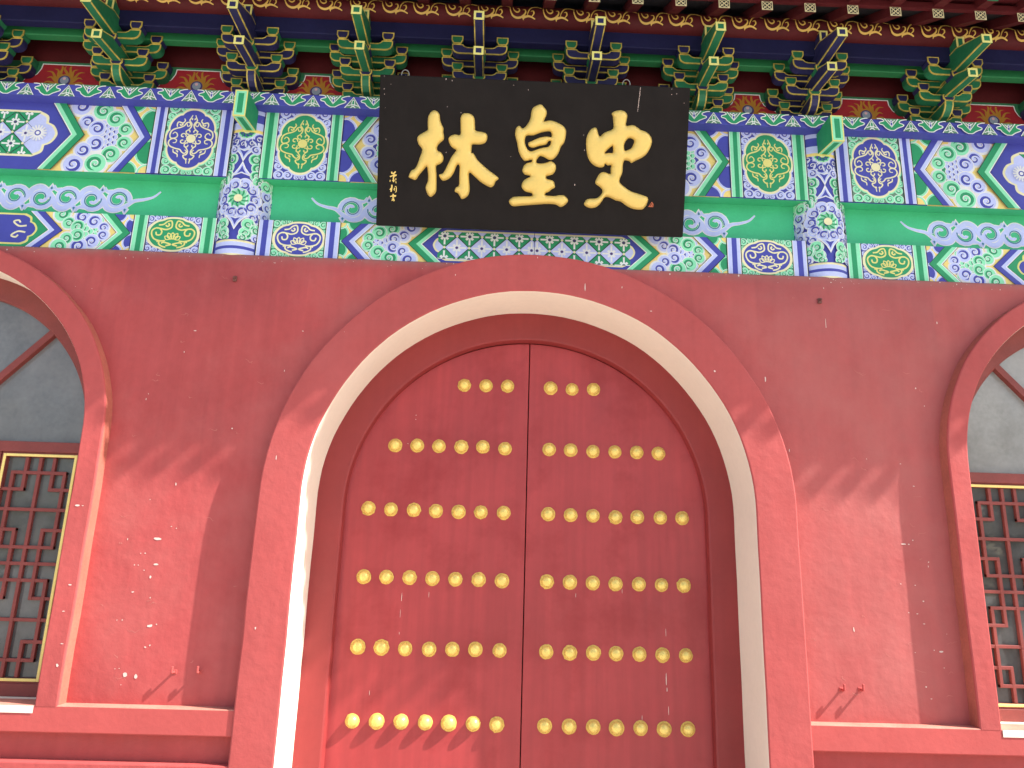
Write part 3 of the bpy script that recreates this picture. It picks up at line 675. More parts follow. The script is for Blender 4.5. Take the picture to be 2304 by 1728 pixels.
def cloud(d, u0, n):
    zc = 4.078; st = .175
    sg = [1 if k % 2 == 0 else -1 for k in range(n)]
    # the running wave passes under the even curls and over the odd ones
    wave = [(u0-.30, zc+.078), (u0-.255, zc+.035), (u0-.19, zc+.012), (u0-.125, zc-.002), (u0-.07, zc-.045)]
    for k in range(n):
        c = u0+st*k; wave += [(c-.01, zc-sg[k]*.076), (c+.05, zc-sg[k]*.062), (c+st*.5, zc)]
    def curl(k):
        c = u0+st*k; P = []
        for i in range(24):
            t = i/23; rr = .070*(1-t)**.75+.012; an = math.pi*1.05-t*math.pi*2.75
            P.append((c-.012+rr*math.cos(an), zc+sg[k]*(rr*math.sin(an)+.004)))
        return P
    tpw = lambda t: .22+.78*min(1, t*n*.55)
    tpc = lambda t: 1.0-.50*t
    for grow, m in ((.015, 'p_white'), (0, 'p_lblue')):
        d.stroke(wave, .036+grow, m, taper=tpw, smooth=6)
        for k in range(n):
            c = u0+st*k
            d.stroke(curl(k), .032+grow, m, taper=tpc, smooth=0)
            d.stroke([(c+.035, zc+sg[k]*.060), (c+.072, zc+sg[k]*.066), (c+.088, zc+sg[k]*.098)], .024+grow, m, taper=lambda t: 1.15-.85*t, smooth=4)
            q = (c-st*.5+.015, zc-sg[k]*.066)
            d.poly([(q[0]-.020-grow*.6, q[1]), (q[0], q[1]-sg[k]*(.034+grow)), (q[0]+.020+grow*.6, q[1]), (q[0], q[1]+sg[k]*.02)], m)
    for k in range(n):
        P = curl(k); c = u0+st*k
        d.stroke([(c-.012+(p[0]-c+.012)*.80, zc+(p[1]-zc)*.80) for p in P[:18]], .008, 'p_teal', smooth=0)
        d.poly([(c-st*.5+.015+a_, zc-sg[k]*(.070+b_)) for a_, b_ in ((-.009, 0), (0, .018), (.009, 0), (0, -.008))], 'p_teal')
bays = [('left', -1), ('centre', 0), ('right', 1)]
Y_L, Y_G, Y_U = -.32, -.245, -.34
for nm, sd in bays:
    x0, x1 = {-1: (-6.5, -COL), 0: (-COL, COL), 1: (COL, 6.5)}[sd]
    pos = {'left': 'left of the left column', 'centre': 'between the two columns behind the plaque', 'right': 'right of the right column'}[nm]
    lo = thing('lower_beam', f'narrow painted beam on top of the red wall, {pos}', 'beam', ((x0+x1)/2, Y_L, 3.6), 'lower painted beams')
    mi_ = thing('green_board', f'recessed green board with a pale cloud scroll, {pos}', 'board', ((x0+x1)/2, Y_G, 3.93), 'green cloud boards')
    ub = thing('upper_beam', f'tall painted beam with medallions and chevrons, {pos}', 'beam', ((x0+x1)/2, Y_U, 4.235), 'upper painted beams')
    box('timber', x0, x1, Y_L, -.1, 3.58, 3.934, 'p_blue', lo)
    box('plank', x0, x1, Y_G, -.1, 3.93, 4.24, 'p_board_green', mi_)
    # the upper beam: painted front, plain green soffit
    V, F = boxVF(x0, x1, Y_U, -.1, 4.235, 4.80)
    obj('timber', V, F, ['p_blue', 'p_board_green'], ub, [0, 0, 0, 0, 0, 1], bevel=.004)
    ends = [(-1, -1)] if sd == -1 else [(1, 1)] if sd == 1 else [(-1, 1), (1, -1)]     # (column side, direction of u)
    for cs, dr in ends:
        fl = lambda Y, cs=cs, dr=dr: (lambda u, v, h: (cs*COL+dr*u, Y-h, v))
        end = 2.028 if sd == 0 else 2.6
        d = Dec(fl(Y_U)); upper_deco(d, 'g' if sd == 0 else 'b', end); d.build('painted_ornament', ub)
        d = Dec(fl(Y_L)); lower_deco(d, 'b' if sd == 0 else 'g', end, sd == 0); d.build('painted_ornament', lo)
        d = Dec(fl(Y_G)); cloud(d, .76 if sd == 0 else .89, 7 if sd == 0 else 9); d.build('cloud_scroll', mi_)

# ------------------------------------------------------------------ lotus plate over the beams
Y_P = -.44; ZP0, ZP1 = 4.752, 4.848
pl = thing('lotus_plate', 'long blue and green plate painted with white lotus outlines above the beams', 'beam', (0, Y_P, ZP0))
box('timber', -6.5, 6.5, Y_P, -.1, ZP0, ZP1, 'p_blue', pl, bevel=.004)
d = Dec(lambda u, v, h: (u, Y_P-h, v), clip=rect(-4.6, 4.6, ZP0, ZP1))
per = .282; k0 = -.282/825; H = ZP1-ZP0
def pm(c, q): return (c+(q[0]-935)/825*per, ZP0+(198-q[1])/198*H)
for i in range(-16, 17):
    c = -3.693+13*per+per*i
    G_ = [(600, -5), (640, 5), (740, 10), (785, 40), (690, 65), (690, 95), (760, 110), (800, 150), (880, 188), (935, 193), (990, 188), (1065, 152), (1180, 115), (1190, 90), (1110, 65), (1120, 35), (1200, 12), (1270, 5), (1310, -5)]
    P = cr([pm(c, q) for q in G_], 3)
    d.poly(P, 'p_green'); d.stroke(P[3:-3], .0068, 'p_white', smooth=0)
    T_ = [pm(c, q) for q in ((795, -5), (937, 140), (1090, -5))]; d.poly(T_, 'p_greygreen'); d.stroke(T_, .0065, 'p_white', smooth=0)
    d.disc(pm(c, (937, 70)), .011, 'p_white', ry=.026); d.disc(pm(c, (937, 70)), .007, 'p_blue', ry=.021)
    d.stroke([pm(c, (860, 20)), pm(c, (937, 60)), pm(c, (1015, 20))], .006, 'p_white', smooth=3)
    c2 = c+per/2
    T_ = [pm(c2, q) for q in ((765, 200), (935, 22), (1085, 200))]; d.poly(T_, 'p_greygreen'); d.stroke(T_, .0065, 'p_white', smooth=0)
    d.disc(pm(c2, (935, 120)), .012, 'p_white', ry=.03); d.disc(pm(c2, (935, 120)), .0075, 'p_green', ry=.024)
    d.stroke([pm(c2, (820, 165)), pm(c2, (935, 140)), pm(c2, (1040, 165))], .006, 'p_white', smooth=3)
    d.stroke([pm(c2, (880, 205)), pm(c2, (935, 165)), pm(c2, (990, 205))], .006, 'p_white', smooth=3)
d.build('lotus_outlines', pl)

# column head blocks
for s in (-1, 1):
    hx = s*COL+.015
    hb = thing('beam_head', f'green box-shaped beam end jutting out over the {"left" if s < 0 else "right"} column', 'beam end', (hx, -.6, 4.56), 'green beam ends')
    b = bmesh.new()
    prof = [(-.60, 4.553), (-.60, 4.752), (-.46, 4.752), (-.445, 4.745), (-.30, 4.745), (-.30, 4.600)]
    vs_ = [[b.verts.new((x, y, z)) for y, z in prof] for x in (hx-.043, hx+.043)]
    n = len(prof)
    for i in range(n): b.faces.new((vs_[0][i], vs_[0][(i+1) % n], vs_[1][(i+1) % n], vs_[1][i]))
    b.faces.new(vs_[0]); b.faces.new(vs_[1][::-1]); bmesh.ops.recalc_face_normals(b, faces=b.faces)
    b.faces.ensure_lookup_table()
    fs = [b.faces[0], b.faces[5]]
    r = bmesh.ops.inset_individual(b, faces=fs, thickness=.009, use_even_offset=True)
    for f in r['faces']: f.material_index = 1
    r = bmesh.ops.inset_individual(b, faces=fs, thickness=.015, use_even_offset=True)
    for f in r['faces']: f.material_index = 2
    for v in b.verts: v.co -= Vector((hx, -.6, 4.56))
    me = bpy.data.meshes.new('block'); b.to_mesh(me); b.free()
    for m in ('p_green', 'p_gold_line', 'p_lgreen'): me.materials.append(MATS[m])
    link('block', me, hb)

# ------------------------------------------------------------------ black plaque with gold characters
PC = Vector((-.037, -.45, 3.868)); PV = Vector((0, -.35, .906)); PH = PV.length; PV.normalize(); PU = Vector((1, 0, 0)); PN = PU.cross(PV)   # PN faces out/down
if PN.y > 0: PN = -PN
pq = thing('name_plaque', 'black wooden name plaque with three gold characters, tilted forward above the door', 'plaque', PC)
def pmap(u, v, h): return PC+PU*u+PV*v+PN*h
PWd = 1.033
V = []
for h in (0, -.055):
    for u, v in ((-PWd, 0), (PWd, 0), (PWd-.012, PH), (-PWd+.012, PH)): V.append(pmap(u, v, h))
obj('board', V, [(0, 1, 2, 3), (7, 6, 5, 4), (0, 4, 5, 1), (1, 5, 6, 2), (2, 6, 7, 3), (3, 7, 4, 0)], 'lacquer_black', pq, bevel=.006)
LIN1=[(-.662,.756),(-.639,.747),(-.626,.730),(-.621,.696),(-.611,.669),(-.599,.646),(-.599,.619),(-.593,.591),(-.596,.571),(-.614,.553),(-.632,.534),(-.638,.512),(-.631,.497),(-.612,.489),(-.598,.472),(-.593,.450),(-.599,.430),(-.616,.414),(-.639,.401),(-.640,.375),(-.636,.335),(-.635,.255),(-.640,.227),(-.654,.210),(-.670,.198),(-.689,.209),(-.702,.236),(-.707,.262),(-.695,.293),(-.692,.321),(-.695,.361),(-.703,.394),(-.728,.365),(-.751,.338),(-.774,.305),(-.802,.312),(-.821,.323),(-.805,.362),(-.781,.377),(-.763,.410),(-.750,.450),(-.735,.500),(-.758,.533),(-.770,.568),(-.759,.592),(-.737,.607),(-.713,.620),(-.701,.634),(-.703,.681),(-.699,.715),(-.684,.743)]
LIN2=[(-.459,.746),(-.428,.744),(-.406,.731),(-.394,.706),(-.391,.663),(-.386,.638),(-.356,.632),(-.323,.626),(-.309,.611),(-.309,.583),(-.325,.560),(-.361,.550),(-.404,.549),(-.409,.527),(-.409,.494),(-.400,.494),(-.387,.479),(-.366,.448),(-.320,.408),(-.278,.377),(-.244,.355),(-.224,.335),(-.243,.315),(-.252,.292),(-.270,.277),(-.299,.284),(-.345,.310),(-.387,.345),(-.419,.366),(-.420,.324),(-.414,.264),(-.419,.227),(-.436,.204),(-.463,.192),(-.478,.209),(-.491,.228),(-.513,.240),(-.506,.266),(-.486,.281),(-.486,.341),(-.485,.397),(-.493,.416),(-.506,.404),(-.521,.364),(-.547,.326),(-.587,.306),(-.608,.318),(-.620,.344),(-.592,.357),(-.569,.402),(-.554,.434),(-.538,.466),(-.513,.501),(-.515,.511),(-.540,.526),(-.557,.549),(-.564,.577),(-.550,.597),(-.522,.608),(-.487,.607),(-.486,.659),(-.488,.710),(-.479,.736)]
HUANG=[(.034,.822),(.060,.805),(.078,.779),(.076,.752),(.062,.715),(.086,.720),(.114,.722),(.151,.711),(.189,.692),(.209,.668),(.212,.633),(.203,.587),(.181,.555),(.167,.514),(.143,.481),(.115,.469),(.092,.477),(.068,.488),(.047,.492),(.034,.479),(.023,.461),(.028,.445),(.061,.444),(.093,.452),(.118,.460),(.142,.450),(.155,.428),(.152,.401),(.133,.375),(.094,.363),(.097,.346),(.121,.340),(.142,.332),(.150,.314),(.153,.292),(.135,.280),(.115,.263),(.094,.253),(.094,.238),(.149,.236),(.190,.243),(.219,.241),(.246,.211),(.226,.181),(.196,.166),(.165,.180),(.109,.183),(.002,.172),(-.063,.165),(-.123,.159),(-.150,.189),(-.125,.217),(-.079,.224),(-.009,.228),(.007,.236),(-.006,.251),(-.039,.257),(-.065,.279),(-.068,.306),(-.051,.334),(-.012,.359),(-.048,.368),(-.068,.392),(-.059,.424),(-.037,.443),(-.009,.451),(-.010,.466),(-.051,.456),(-.073,.473),(-.095,.512),(-.109,.570),(-.124,.619),(-.119,.664),(-.099,.680),(-.078,.665),(-.055,.680),(-.029,.725),(-.022,.775),(-.009,.802)]
HU_H=[(-.050,.618),(-.002,.624),(.048,.644),(.108,.653),(.116,.617),(.086,.619),(.040,.610),(-.005,.590),(-.035,.573),(-.029,.551),(.001,.544),(.042,.558),(.083,.568),(.099,.590),(.115,.588),(.102,.556),(.052,.543),(.011,.528),(-.021,.519),(-.045,.541),(-.058,.577)]
SHI=[(.510,.788),(.551,.806),(.588,.803),(.610,.781),(.611,.755),(.607,.710),(.644,.715),(.672,.708),(.706,.687),(.744,.675),(.773,.649),(.785,.618),(.777,.577),(.752,.531),(.716,.503),(.684,.488),(.657,.472),(.643,.482),(.611,.487),(.600,.457),(.599,.408),(.582,.349),(.614,.317),(.663,.287),(.720,.271),(.777,.251),(.777,.214),(.762,.186),(.740,.170),(.688,.172),(.640,.190),(.601,.216),(.563,.224),(.530,.239),(.494,.243),(.470,.211),(.448,.183),(.421,.169),(.388,.168),(.357,.184),(.356,.202),(.376,.226),(.432,.232),(.463,.256),(.473,.284),(.456,.306),(.423,.330),(.430,.364),(.451,.397),(.479,.405),(.519,.395),(.520,.427),(.524,.451),(.500,.450),(.481,.459),(.475,.443),(.459,.435),(.426,.439),(.388,.462),(.365,.498),(.353,.542),(.348,.591),(.353,.637),(.377,.678),(.402,.690),(.416,.679),(.425,.653),(.438,.633),(.466,.659),(.522,.686),(.522,.729),(.518,.764)]
SHI_H1=[(.475,.527),(.495,.552),(.521,.575),(.527,.572),(.529,.534),(.500,.530)]
SHI_H2=[(.605,.552),(.603,.593),(.628,.630),(.667,.619),(.654,.572),(.625,.553)]
SIG=[([(-.933,.352),(-.933,.341),(-.920,.342),(-.908,.354)],.0088),([(-.921,.346),(-.918,.330),(-.922,.309),(-.920,.285)],.0088),([(-.945,.319),(-.925,.327),(-.901,.332),(-.917,.323)],.0078),([(-.931,.293),(-.921,.297),(-.909,.298)],.0049),([(-.943,.299),(-.944,.286)],.0049),([(-.906,.311),(-.905,.299)],.0049),([(-.905,.291),(-.904,.278)],.0049),([(-.932,.267),(-.931,.251),(-.936,.221)],.0093),([(-.943,.233),(-.936,.244),(-.928,.250)],.0078),([(-.917,.247),(-.911,.243),(-.917,.238),(-.911,.230)],.0058),([(-.911,.256),(-.902,.254),(-.902,.223),(-.909,.221)],.0051),([(-.921,.208),(-.922,.190),(-.920,.175)],.0088),([(-.941,.190),(-.923,.196),(-.903,.197),(-.914,.190)],.0068),([(-.930,.174),(-.914,.175)],.0054),([(-.931,.163),(-.922,.169),(-.912,.168),(-.919,.161)],.0054)]
PFL=[(-.993,.960),(-.993,.879),(-.990,.846),(-.984,.761),(-.976,.560),(-.687,.960),(-.590,.958),(-.550,.950),(-.577,.783),(-.146,.960),(-.145,.938),(-.048,.912),(.049,.962),(.393,.960),(.691,.958),(.691,.911),(.685,.845),(.898,.957),(.899,.922),(.932,.928),(.988,.960),(-.486,.749),(-.148,.481),(.286,.315),(.340,.542),(.330,.639),(.985,.871),(-.577,.491),(-.950,.911),(-.073,.962),(-.210,.962),(.250,.961)]
def inflate(name, loops, Hh=.030, wd=.052, gs=.010):
    loops = [cr(L, 3, True) for L in loops]
    segs = []; pts = []; edges = []
    for L in loops:
        n0 = len(pts); pts += [Vector(p) for p in L]; edges += [(n0+i, n0+(i+1) % len(L)) for i in range(len(L))]
        segs += [(L[i], L[(i+1) % len(L)]) for i in range(len(L))]
    def inside(p):
        c = False
        for a, b in segs:
            if (a[1] > p[1]) != (b[1] > p[1]) and p[0] < (b[0]-a[0])*(p[1]-a[1])/(b[1]-a[1])+a[0]: c = not c
        return c
    def dist(p):
        m = 9.
        for a, b in segs:
            dx, dy = b[0]-a[0], b[1]-a[1]; l = dx*dx+dy*dy
            t = max(0, min(1, ((p[0]-a[0])*dx+(p[1]-a[1])*dy)/l)) if l else 0
            m = min(m, math.hypot(p[0]-a[0]-t*dx, p[1]-a[1]-t*dy))
        return m
    xs = [p[0] for p in loops[0]]; ys = [p[1] for p in loops[0]]; nb = len(pts)
    y = min(ys); r = 0
    while y < max(ys):
        x = min(xs)+(gs*.5 if r % 2 else 0)
        while x < max(xs):
            if inside((x, y)) and dist((x, y)) > .0035: pts.append(Vector((x, y)))
            x += gs
        y += gs*.87; r += 1
    ov, oe, of, _, _, _ = geometry.delaunay_2d_cdt(pts, edges, [], 0, 1e-5)
    F = []
    for f in of:
        c = sum((ov[i] for i in f), Vector((0, 0)))/len(f)
        if inside(c): F.append(tuple(f))
    V = []
    for p in ov:
        dd = dist(p); q = min(dd/wd, 1); hh = .007+Hh*math.sqrt(max(0, 1-(1-q)**2)) + (.0012*noise.noise(Vector((p.x*25, p.y*25, 0))) if dd > .004 else 0)
        V.append(pmap(p.x, p.y, hh))
    # skirt
    nb0 = len(V); mp_ = {}
    for k, e in enumerate(edges): pass
    cnt = {}
    for f in F:
        for i in range(len(f)):
            e = tuple(sorted((f[i], f[(i+1) % len(f)]))); cnt[e] = cnt.get(e, 0)+1
    for (a, b), c in cnt.items():
        if c == 1:
            for q in (a, b):
                if q not in mp_: mp_[q] = len(V); p = ov[q]; V.append(pmap(p.x, p.y, -.001))
            F.append((a, b, mp_[b], mp_[a]))
    o = obj(name, V, F, 'leaf_gold', pq, smooth=True); return o
inflate('character_stroke', [LIN1]); inflate('character_stroke', [LIN2]); inflate('character', [HUANG, HU_H], .030, .046); inflate('character', [SHI, SHI_H1, SHI_H2], .030, .048)
d = Dec(pmap)
for P, wd in SIG: d.stroke(P, wd, 'leaf_gold', smooth=3)
d.build('signature', pq)
d = Dec(pmap); d.poly([(.786,.190),(.808,.225),(.820,.211),(.819,.190)], 'seal_red'); d.stroke([(.797,.197),(.809,.215),(.813,.196)], .005, 'lacquer_black', smooth=0); d.build('seal_mark', pq)
V = []; F = []
for (u, v) in PFL[:5]+PFL[6:9]+PFL[10:12]+PFL[14:20]+PFL[21:29]:
    n = len(V); a = random.uniform(.0025, .0055); b = a*random.uniform(.9, 3.0)
    for i in range(6): V.append(pmap(u+a*.5*math.cos(i*1.047)*random.uniform(.7, 1.2), min(PH-.004, v+b*.5*math.sin(i*1.047)), .0012))
    F.append(tuple(range(n, n+6)))
for i in range(26):
    u = .69-.010*i/26; v = .955-.15*i/26+random.uniform(-.003, .003); n = len(V)
    for k in range(5): V.append(pmap(u+.0022*math.cos(k*1.25), v+.0035*math.sin(k*1.25), .0013))
    F.append(tuple(range(n, n+5)))
o = obj('drips', V, F, 'flake', pq); o['kind'] = 'stuff'
# hanging wire loop and iron straps behind the top edge
V = []; F = []
def tubeVF(P, r, V, F, n=6):
    P = [Vector(p) for p in P]; b0 = len(V)
    for i, p in enumerate(P):
        t = (P[min(i+1, len(P)-1)]-P[max(i-1, 0)]).normalized(); a = t.cross(Vector((.3, .9, .2))).normalized(); c = t.cross(a)
        for k in range(n): V.append(p+a*r*math.cos(2*math.pi*k/n)+c*r*math.sin(2*math.pi*k/n))
    for i in range(len(P)-1):
        for k in range(n): F.append((b0+i*n+k, b0+i*n+(k+1) % n, b0+(i+1)*n+(k+1) % n, b0+(i+1)*n+k))
for u in (-.86, .60):
    tubeVF([pmap(u+.025*math.cos(R(200-i*22)), PH+.012+.03*math.sin(R(200-i*22)), -.03) for i in range(11)], .003, V, F)
    tubeVF([pmap(u, PH+.01, -.03), Vector((PC.x+u, -.32, 5.02))], .003, V, F)
obj('hanging_wire', V, F, 'wire', pq, smooth=True)

# ------------------------------------------------------------------ bracket sets under the eave
T1, T2, T3, T4 = 4.915, 5.02, 5.13, 5.24
ZB = ZP1
def arm_prof(L, z0):
    h = L/2; P = []
    rt_ = [(h-.052, 0), (h-.032, .004), (h-.015, .014), (h-.004, .030), (h, .048), (h, .074), (h-.074, .074), (h-.086, .060), (h-.104, .052)]
    return [(x, z0+z) for x, z in rt_]+[(-x, z0+z) for x, z in rt_[::-1]]
def dou_prof(xc, z0, w=.082, hgt=.062):
    return [(xc-w*.33, z0), (xc+w*.33, z0), (xc+w*.5, z0+hgt*.45), (xc+w*.5, z0+hgt), (xc-w*.5, z0+hgt), (xc-w*.5, z0+hgt*.45)]
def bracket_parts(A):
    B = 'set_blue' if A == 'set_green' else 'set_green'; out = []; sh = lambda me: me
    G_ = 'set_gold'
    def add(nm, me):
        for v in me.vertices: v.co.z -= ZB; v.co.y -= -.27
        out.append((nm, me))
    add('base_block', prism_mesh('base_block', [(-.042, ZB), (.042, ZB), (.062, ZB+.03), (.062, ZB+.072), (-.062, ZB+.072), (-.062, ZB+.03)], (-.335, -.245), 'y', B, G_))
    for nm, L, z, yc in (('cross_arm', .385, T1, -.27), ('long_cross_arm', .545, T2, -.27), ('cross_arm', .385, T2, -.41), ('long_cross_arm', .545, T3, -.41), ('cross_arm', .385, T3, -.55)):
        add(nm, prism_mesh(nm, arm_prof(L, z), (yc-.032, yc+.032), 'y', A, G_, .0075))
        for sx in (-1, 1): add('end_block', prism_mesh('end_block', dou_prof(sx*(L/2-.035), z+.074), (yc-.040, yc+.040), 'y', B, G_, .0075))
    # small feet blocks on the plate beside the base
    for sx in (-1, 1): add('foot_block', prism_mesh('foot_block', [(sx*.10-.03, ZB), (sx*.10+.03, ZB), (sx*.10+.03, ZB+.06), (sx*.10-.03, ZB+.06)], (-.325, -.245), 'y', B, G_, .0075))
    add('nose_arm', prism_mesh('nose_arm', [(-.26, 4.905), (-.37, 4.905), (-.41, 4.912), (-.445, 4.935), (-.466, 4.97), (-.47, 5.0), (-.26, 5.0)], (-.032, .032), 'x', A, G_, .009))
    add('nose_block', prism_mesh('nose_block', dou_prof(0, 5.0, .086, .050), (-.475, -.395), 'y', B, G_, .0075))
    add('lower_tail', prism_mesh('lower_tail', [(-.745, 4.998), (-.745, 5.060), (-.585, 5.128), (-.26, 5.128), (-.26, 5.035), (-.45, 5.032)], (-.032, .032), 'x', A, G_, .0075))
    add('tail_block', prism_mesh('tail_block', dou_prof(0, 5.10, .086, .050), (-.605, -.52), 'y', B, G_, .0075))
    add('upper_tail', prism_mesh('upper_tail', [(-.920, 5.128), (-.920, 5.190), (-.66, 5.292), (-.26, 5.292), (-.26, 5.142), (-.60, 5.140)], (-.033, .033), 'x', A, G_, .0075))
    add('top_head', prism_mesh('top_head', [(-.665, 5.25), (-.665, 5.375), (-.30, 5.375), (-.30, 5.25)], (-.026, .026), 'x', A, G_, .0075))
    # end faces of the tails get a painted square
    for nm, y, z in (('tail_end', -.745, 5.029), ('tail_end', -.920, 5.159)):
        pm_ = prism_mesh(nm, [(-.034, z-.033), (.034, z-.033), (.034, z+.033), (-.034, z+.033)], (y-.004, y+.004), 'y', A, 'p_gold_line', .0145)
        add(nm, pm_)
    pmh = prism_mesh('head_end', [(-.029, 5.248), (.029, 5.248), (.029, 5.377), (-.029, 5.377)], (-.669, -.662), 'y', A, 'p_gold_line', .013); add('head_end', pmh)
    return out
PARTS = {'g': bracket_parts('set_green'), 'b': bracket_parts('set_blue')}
SETS = [(-3.93, 'b', 'blue bracket set cut by the left edge of the picture'), (-2.96, 'g', 'green bracket set left of the left column'), (-2.022, 'b', 'blue bracket set right above the left column'),
        (-1.222, 'g', 'green bracket set over the left end of the plaque'), (-.425, 'b', 'blue bracket set over the left half of the plaque'), (.372, 'b', 'blue bracket set over the right half of the plaque'),
        (1.165, 'g', 'green bracket set over the right end of the plaque'), (1.972, 'b', 'blue bracket set right above the right column'), (2.94, 'g', 'green bracket set right of the right column'),
        (3.90, 'b', 'blue bracket set beyond the right edge of the picture')]
for x, c, lab in SETS:
    b_ = thing('bracket_set', lab, 'bracket', (x, -.27, ZB), 'bracket sets under the eave')
    for nm, me in PARTS[c]: link(nm, me, b_)

# board behind the brackets, with flame panels
bb = thing('bracket_board', 'dark red board behind the bracket sets, with flaming pearl panels', 'board', (0, -.235, ZB))
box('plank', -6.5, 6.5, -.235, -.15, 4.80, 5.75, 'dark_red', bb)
for (xa, ca, _), (xb, cb, _) in zip(SETS[:-1], SETS[1:]):
    xc = (xa+xb)/2; hs = (xb-xa)/2; wt = hs-.315
    d = Dec(lambda u, v, h, xc=xc: (xc+u, -.235-h, v))
    d.poly(rect(-hs, hs, ZB-.03, 5.172), 'p_dgreen')
    def shape(g_):
        Rr = [(wt+g_, 5.148+g_), (wt+.006+g_, 5.11), (wt+.03+g_, 5.065), (wt+.07+g_, 5.035), (wt+.11+g_, 5.02), (wt+.135+g_, 4.99), (wt+.135+g_, ZB-.03)]
        return Rr+[(-x, z) for x, z in Rr[::-1]]
    d.poly(shape(.007), 'p_white'); d.poly(shape(0), 'p_panel_red')
    c0 = (0, 5.018)
    for k in range(11):
        a = R(-12+204*k/10); L_ = .125 if k % 2 == 0 else .10
        if abs(math.cos(a))*L_ > wt+.06: L_ *= .9
        sg_ = 1 if math.cos(a) >= 0 else -1
        P = [(c0[0]+(.03+L_*t)*math.cos(a)+sg_*.013*math.sin(t*6.5)*math.sin(a), c0[1]+(.03+L_*t)*math.sin(a)-.013*math.sin(t*6.5)*math.cos(a)*sg_) for t in [i/10 for i in range(11)]]
        d.stroke(P, .026, 'p_flame', taper=lambda t: (1-t)**.7+.05, smooth=0, clip=rect(-wt-.12, wt+.12, 4.83, 5.14))
    d.disc(c0, .056, 'p_flame'); d.disc(c0, .044, 'p_purple'); d.disc((c0[0], c0[1]+.004), .031, 'p_pearl'); d.disc((c0[0]-.002, c0[1]+.018), .011, 'p_pink')
    d.build('flame_panel', bb)

# ------------------------------------------------------------------ eave beams and purlin
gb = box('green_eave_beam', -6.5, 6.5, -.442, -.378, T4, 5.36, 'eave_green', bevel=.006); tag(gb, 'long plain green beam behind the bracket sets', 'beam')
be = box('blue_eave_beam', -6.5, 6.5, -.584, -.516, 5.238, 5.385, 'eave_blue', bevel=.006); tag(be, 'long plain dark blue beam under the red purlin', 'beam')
pu = thing('eave_purlin', 'round dark red purlin with a running gold scroll under the rafters', 'purlin', (0, -.59, 5.43))
PY, PZ, PR = -.59, 5.432, .077
V = []; F = []; n = 28
for x in (-6.5, 6.5):
    for i in range(n): V.append((x, PY-PR*math.cos(2*math.pi*i/n), PZ+PR*math.sin(2*math.pi*i/n)))
F = [(i, (i+1) % n, n+(i+1) % n, n+i) for i in range(n)]
obj('shaft', V, F, 'dark_red', pu, smooth=True)
def pumap(u, v, h):
    a = v/PR-R(52); return (u, PY-(PR+h)*math.cos(a), PZ+(PR+h)*math.sin(a))
d = Dec(pumap)
tp = lambda t: .35+.9*math.sin(math.pi*min(1, t*1.05))
for i in range(-20, 20):
    u0 = i*.222+random.uniform(-.008, .008); f = lambda P: [(u0+a, b) for a, b in P]
    d.stroke(f([(.0, .085), (.004, .058), (.020, .030), (.052, .018), (.085, .026), (.108, .050), (.104, .070), (.088, .068)]), .0105, 'scroll_gold', taper=tp)
    d.stroke(f([(.020, .085), (.030, .062), (.050, .052), (.066, .062), (.060, .078), (.048, .076)]), .0078, 'scroll_gold', taper=tp)
    d.stroke(f([(.095, .022), (.125, .030), (.150, .026), (.176, .014)]), .014, 'scroll_gold', taper=lambda t: 1.1-.6*t)
    d.stroke(f([(.120, .030), (.128, .060), (.150, .088), (.182, .096), (.212, .088), (.222, .085)]), .0078, 'scroll_gold', taper=tp)
    d.stroke(f([(.150, .028), (.166, .046), (.160, .064), (.144, .060)]), .0078, 'scroll_gold', taper=tp)
    d.poly(f([(.094, .004), (.102, .020), (.094, .034), (.086, .020)]), 'scroll_gold')
d.build('gold_scroll', pu)

# ------------------------------------------------------------------ roof: rafters, boards, tiles
rf = thing('tiled_roof', 'deep eave of dark red rafters with gold lattice ends under a tiled roof', 'roof', (0, -.9, 5.35))
SLP = .60; SP = .2885; RW = .037
ye, ze = -.912, 5.347
def rz(y): return ze+SLP*(y-ye)
V0 = []
for x, y in ((-RW, ye), (RW, ye), (-RW, .1), (RW, .1)):
    for dz in (-.036, .036): V0.append((x, y, rz(y)+dz))
rafter = fixn(mesh('rafter', [(x, y+.9, z-5.35) for x, y, z in V0], [(0, 2, 3, 1), (4, 5, 7, 6), (0, 1, 5, 4), (2, 6, 7, 3), (1, 3, 7, 5), (0, 4, 6, 2)], 'eave_red'))
d = Dec(lambda u, v, h: (u, ye+.9-h-.001, ze-5.35+v))
e = .034
d.poly(rect(-RW, RW, -.036, .036), 'p_black')
for q in (rect(-RW, RW, -.036, -.030), rect(-RW, RW, .030, .036), rect(-RW, -RW+.006, -.03, .03), rect(RW-.006, RW, -.03, .03)): d.poly(q, 'p_ivory')
for a, b in ((1, 1), (1, -1)): d.stroke([(-.031*a, -.030*b), (.031*a, .030*b)], .007, 'p_ivory', smooth=0)
for k in range(4):
    a = math.pi/2*k; d.stroke([(.012*math.cos(a)-.016*math.sin(a), .012*math.sin(a)+.016*math.cos(a)), (.026*math.cos(a), .026*math.sin(a)), (.012*math.cos(a)+.016*math.sin(a), .012*math.sin(a)-.016*math.cos(a))], .005, 'p_ivory', smooth=3)
end_me = mesh('lattice_end', d.V, d.F, d.mats, d.M)
FS = .32
def fz(y): return ze+.046+FS*(y-ye)       # underside of flying rafters
YE2 = -1.21; YG = -1.035
def quadbox(name, y0, y1, xw, zf, h, m):
    V = []
    for y in (y0, y1):
        for x in (-xw, xw):
            for dz in (0, h): V.append((x, y+.9, zf(y)+dz-5.35))
    return fixn(mesh(name, V, [(0, 1, 3, 2), (4, 6, 7, 5), (0, 2, 6, 4), (1, 5, 7, 3), (0, 4, 5, 1), (2, 3, 7, 6)], m))
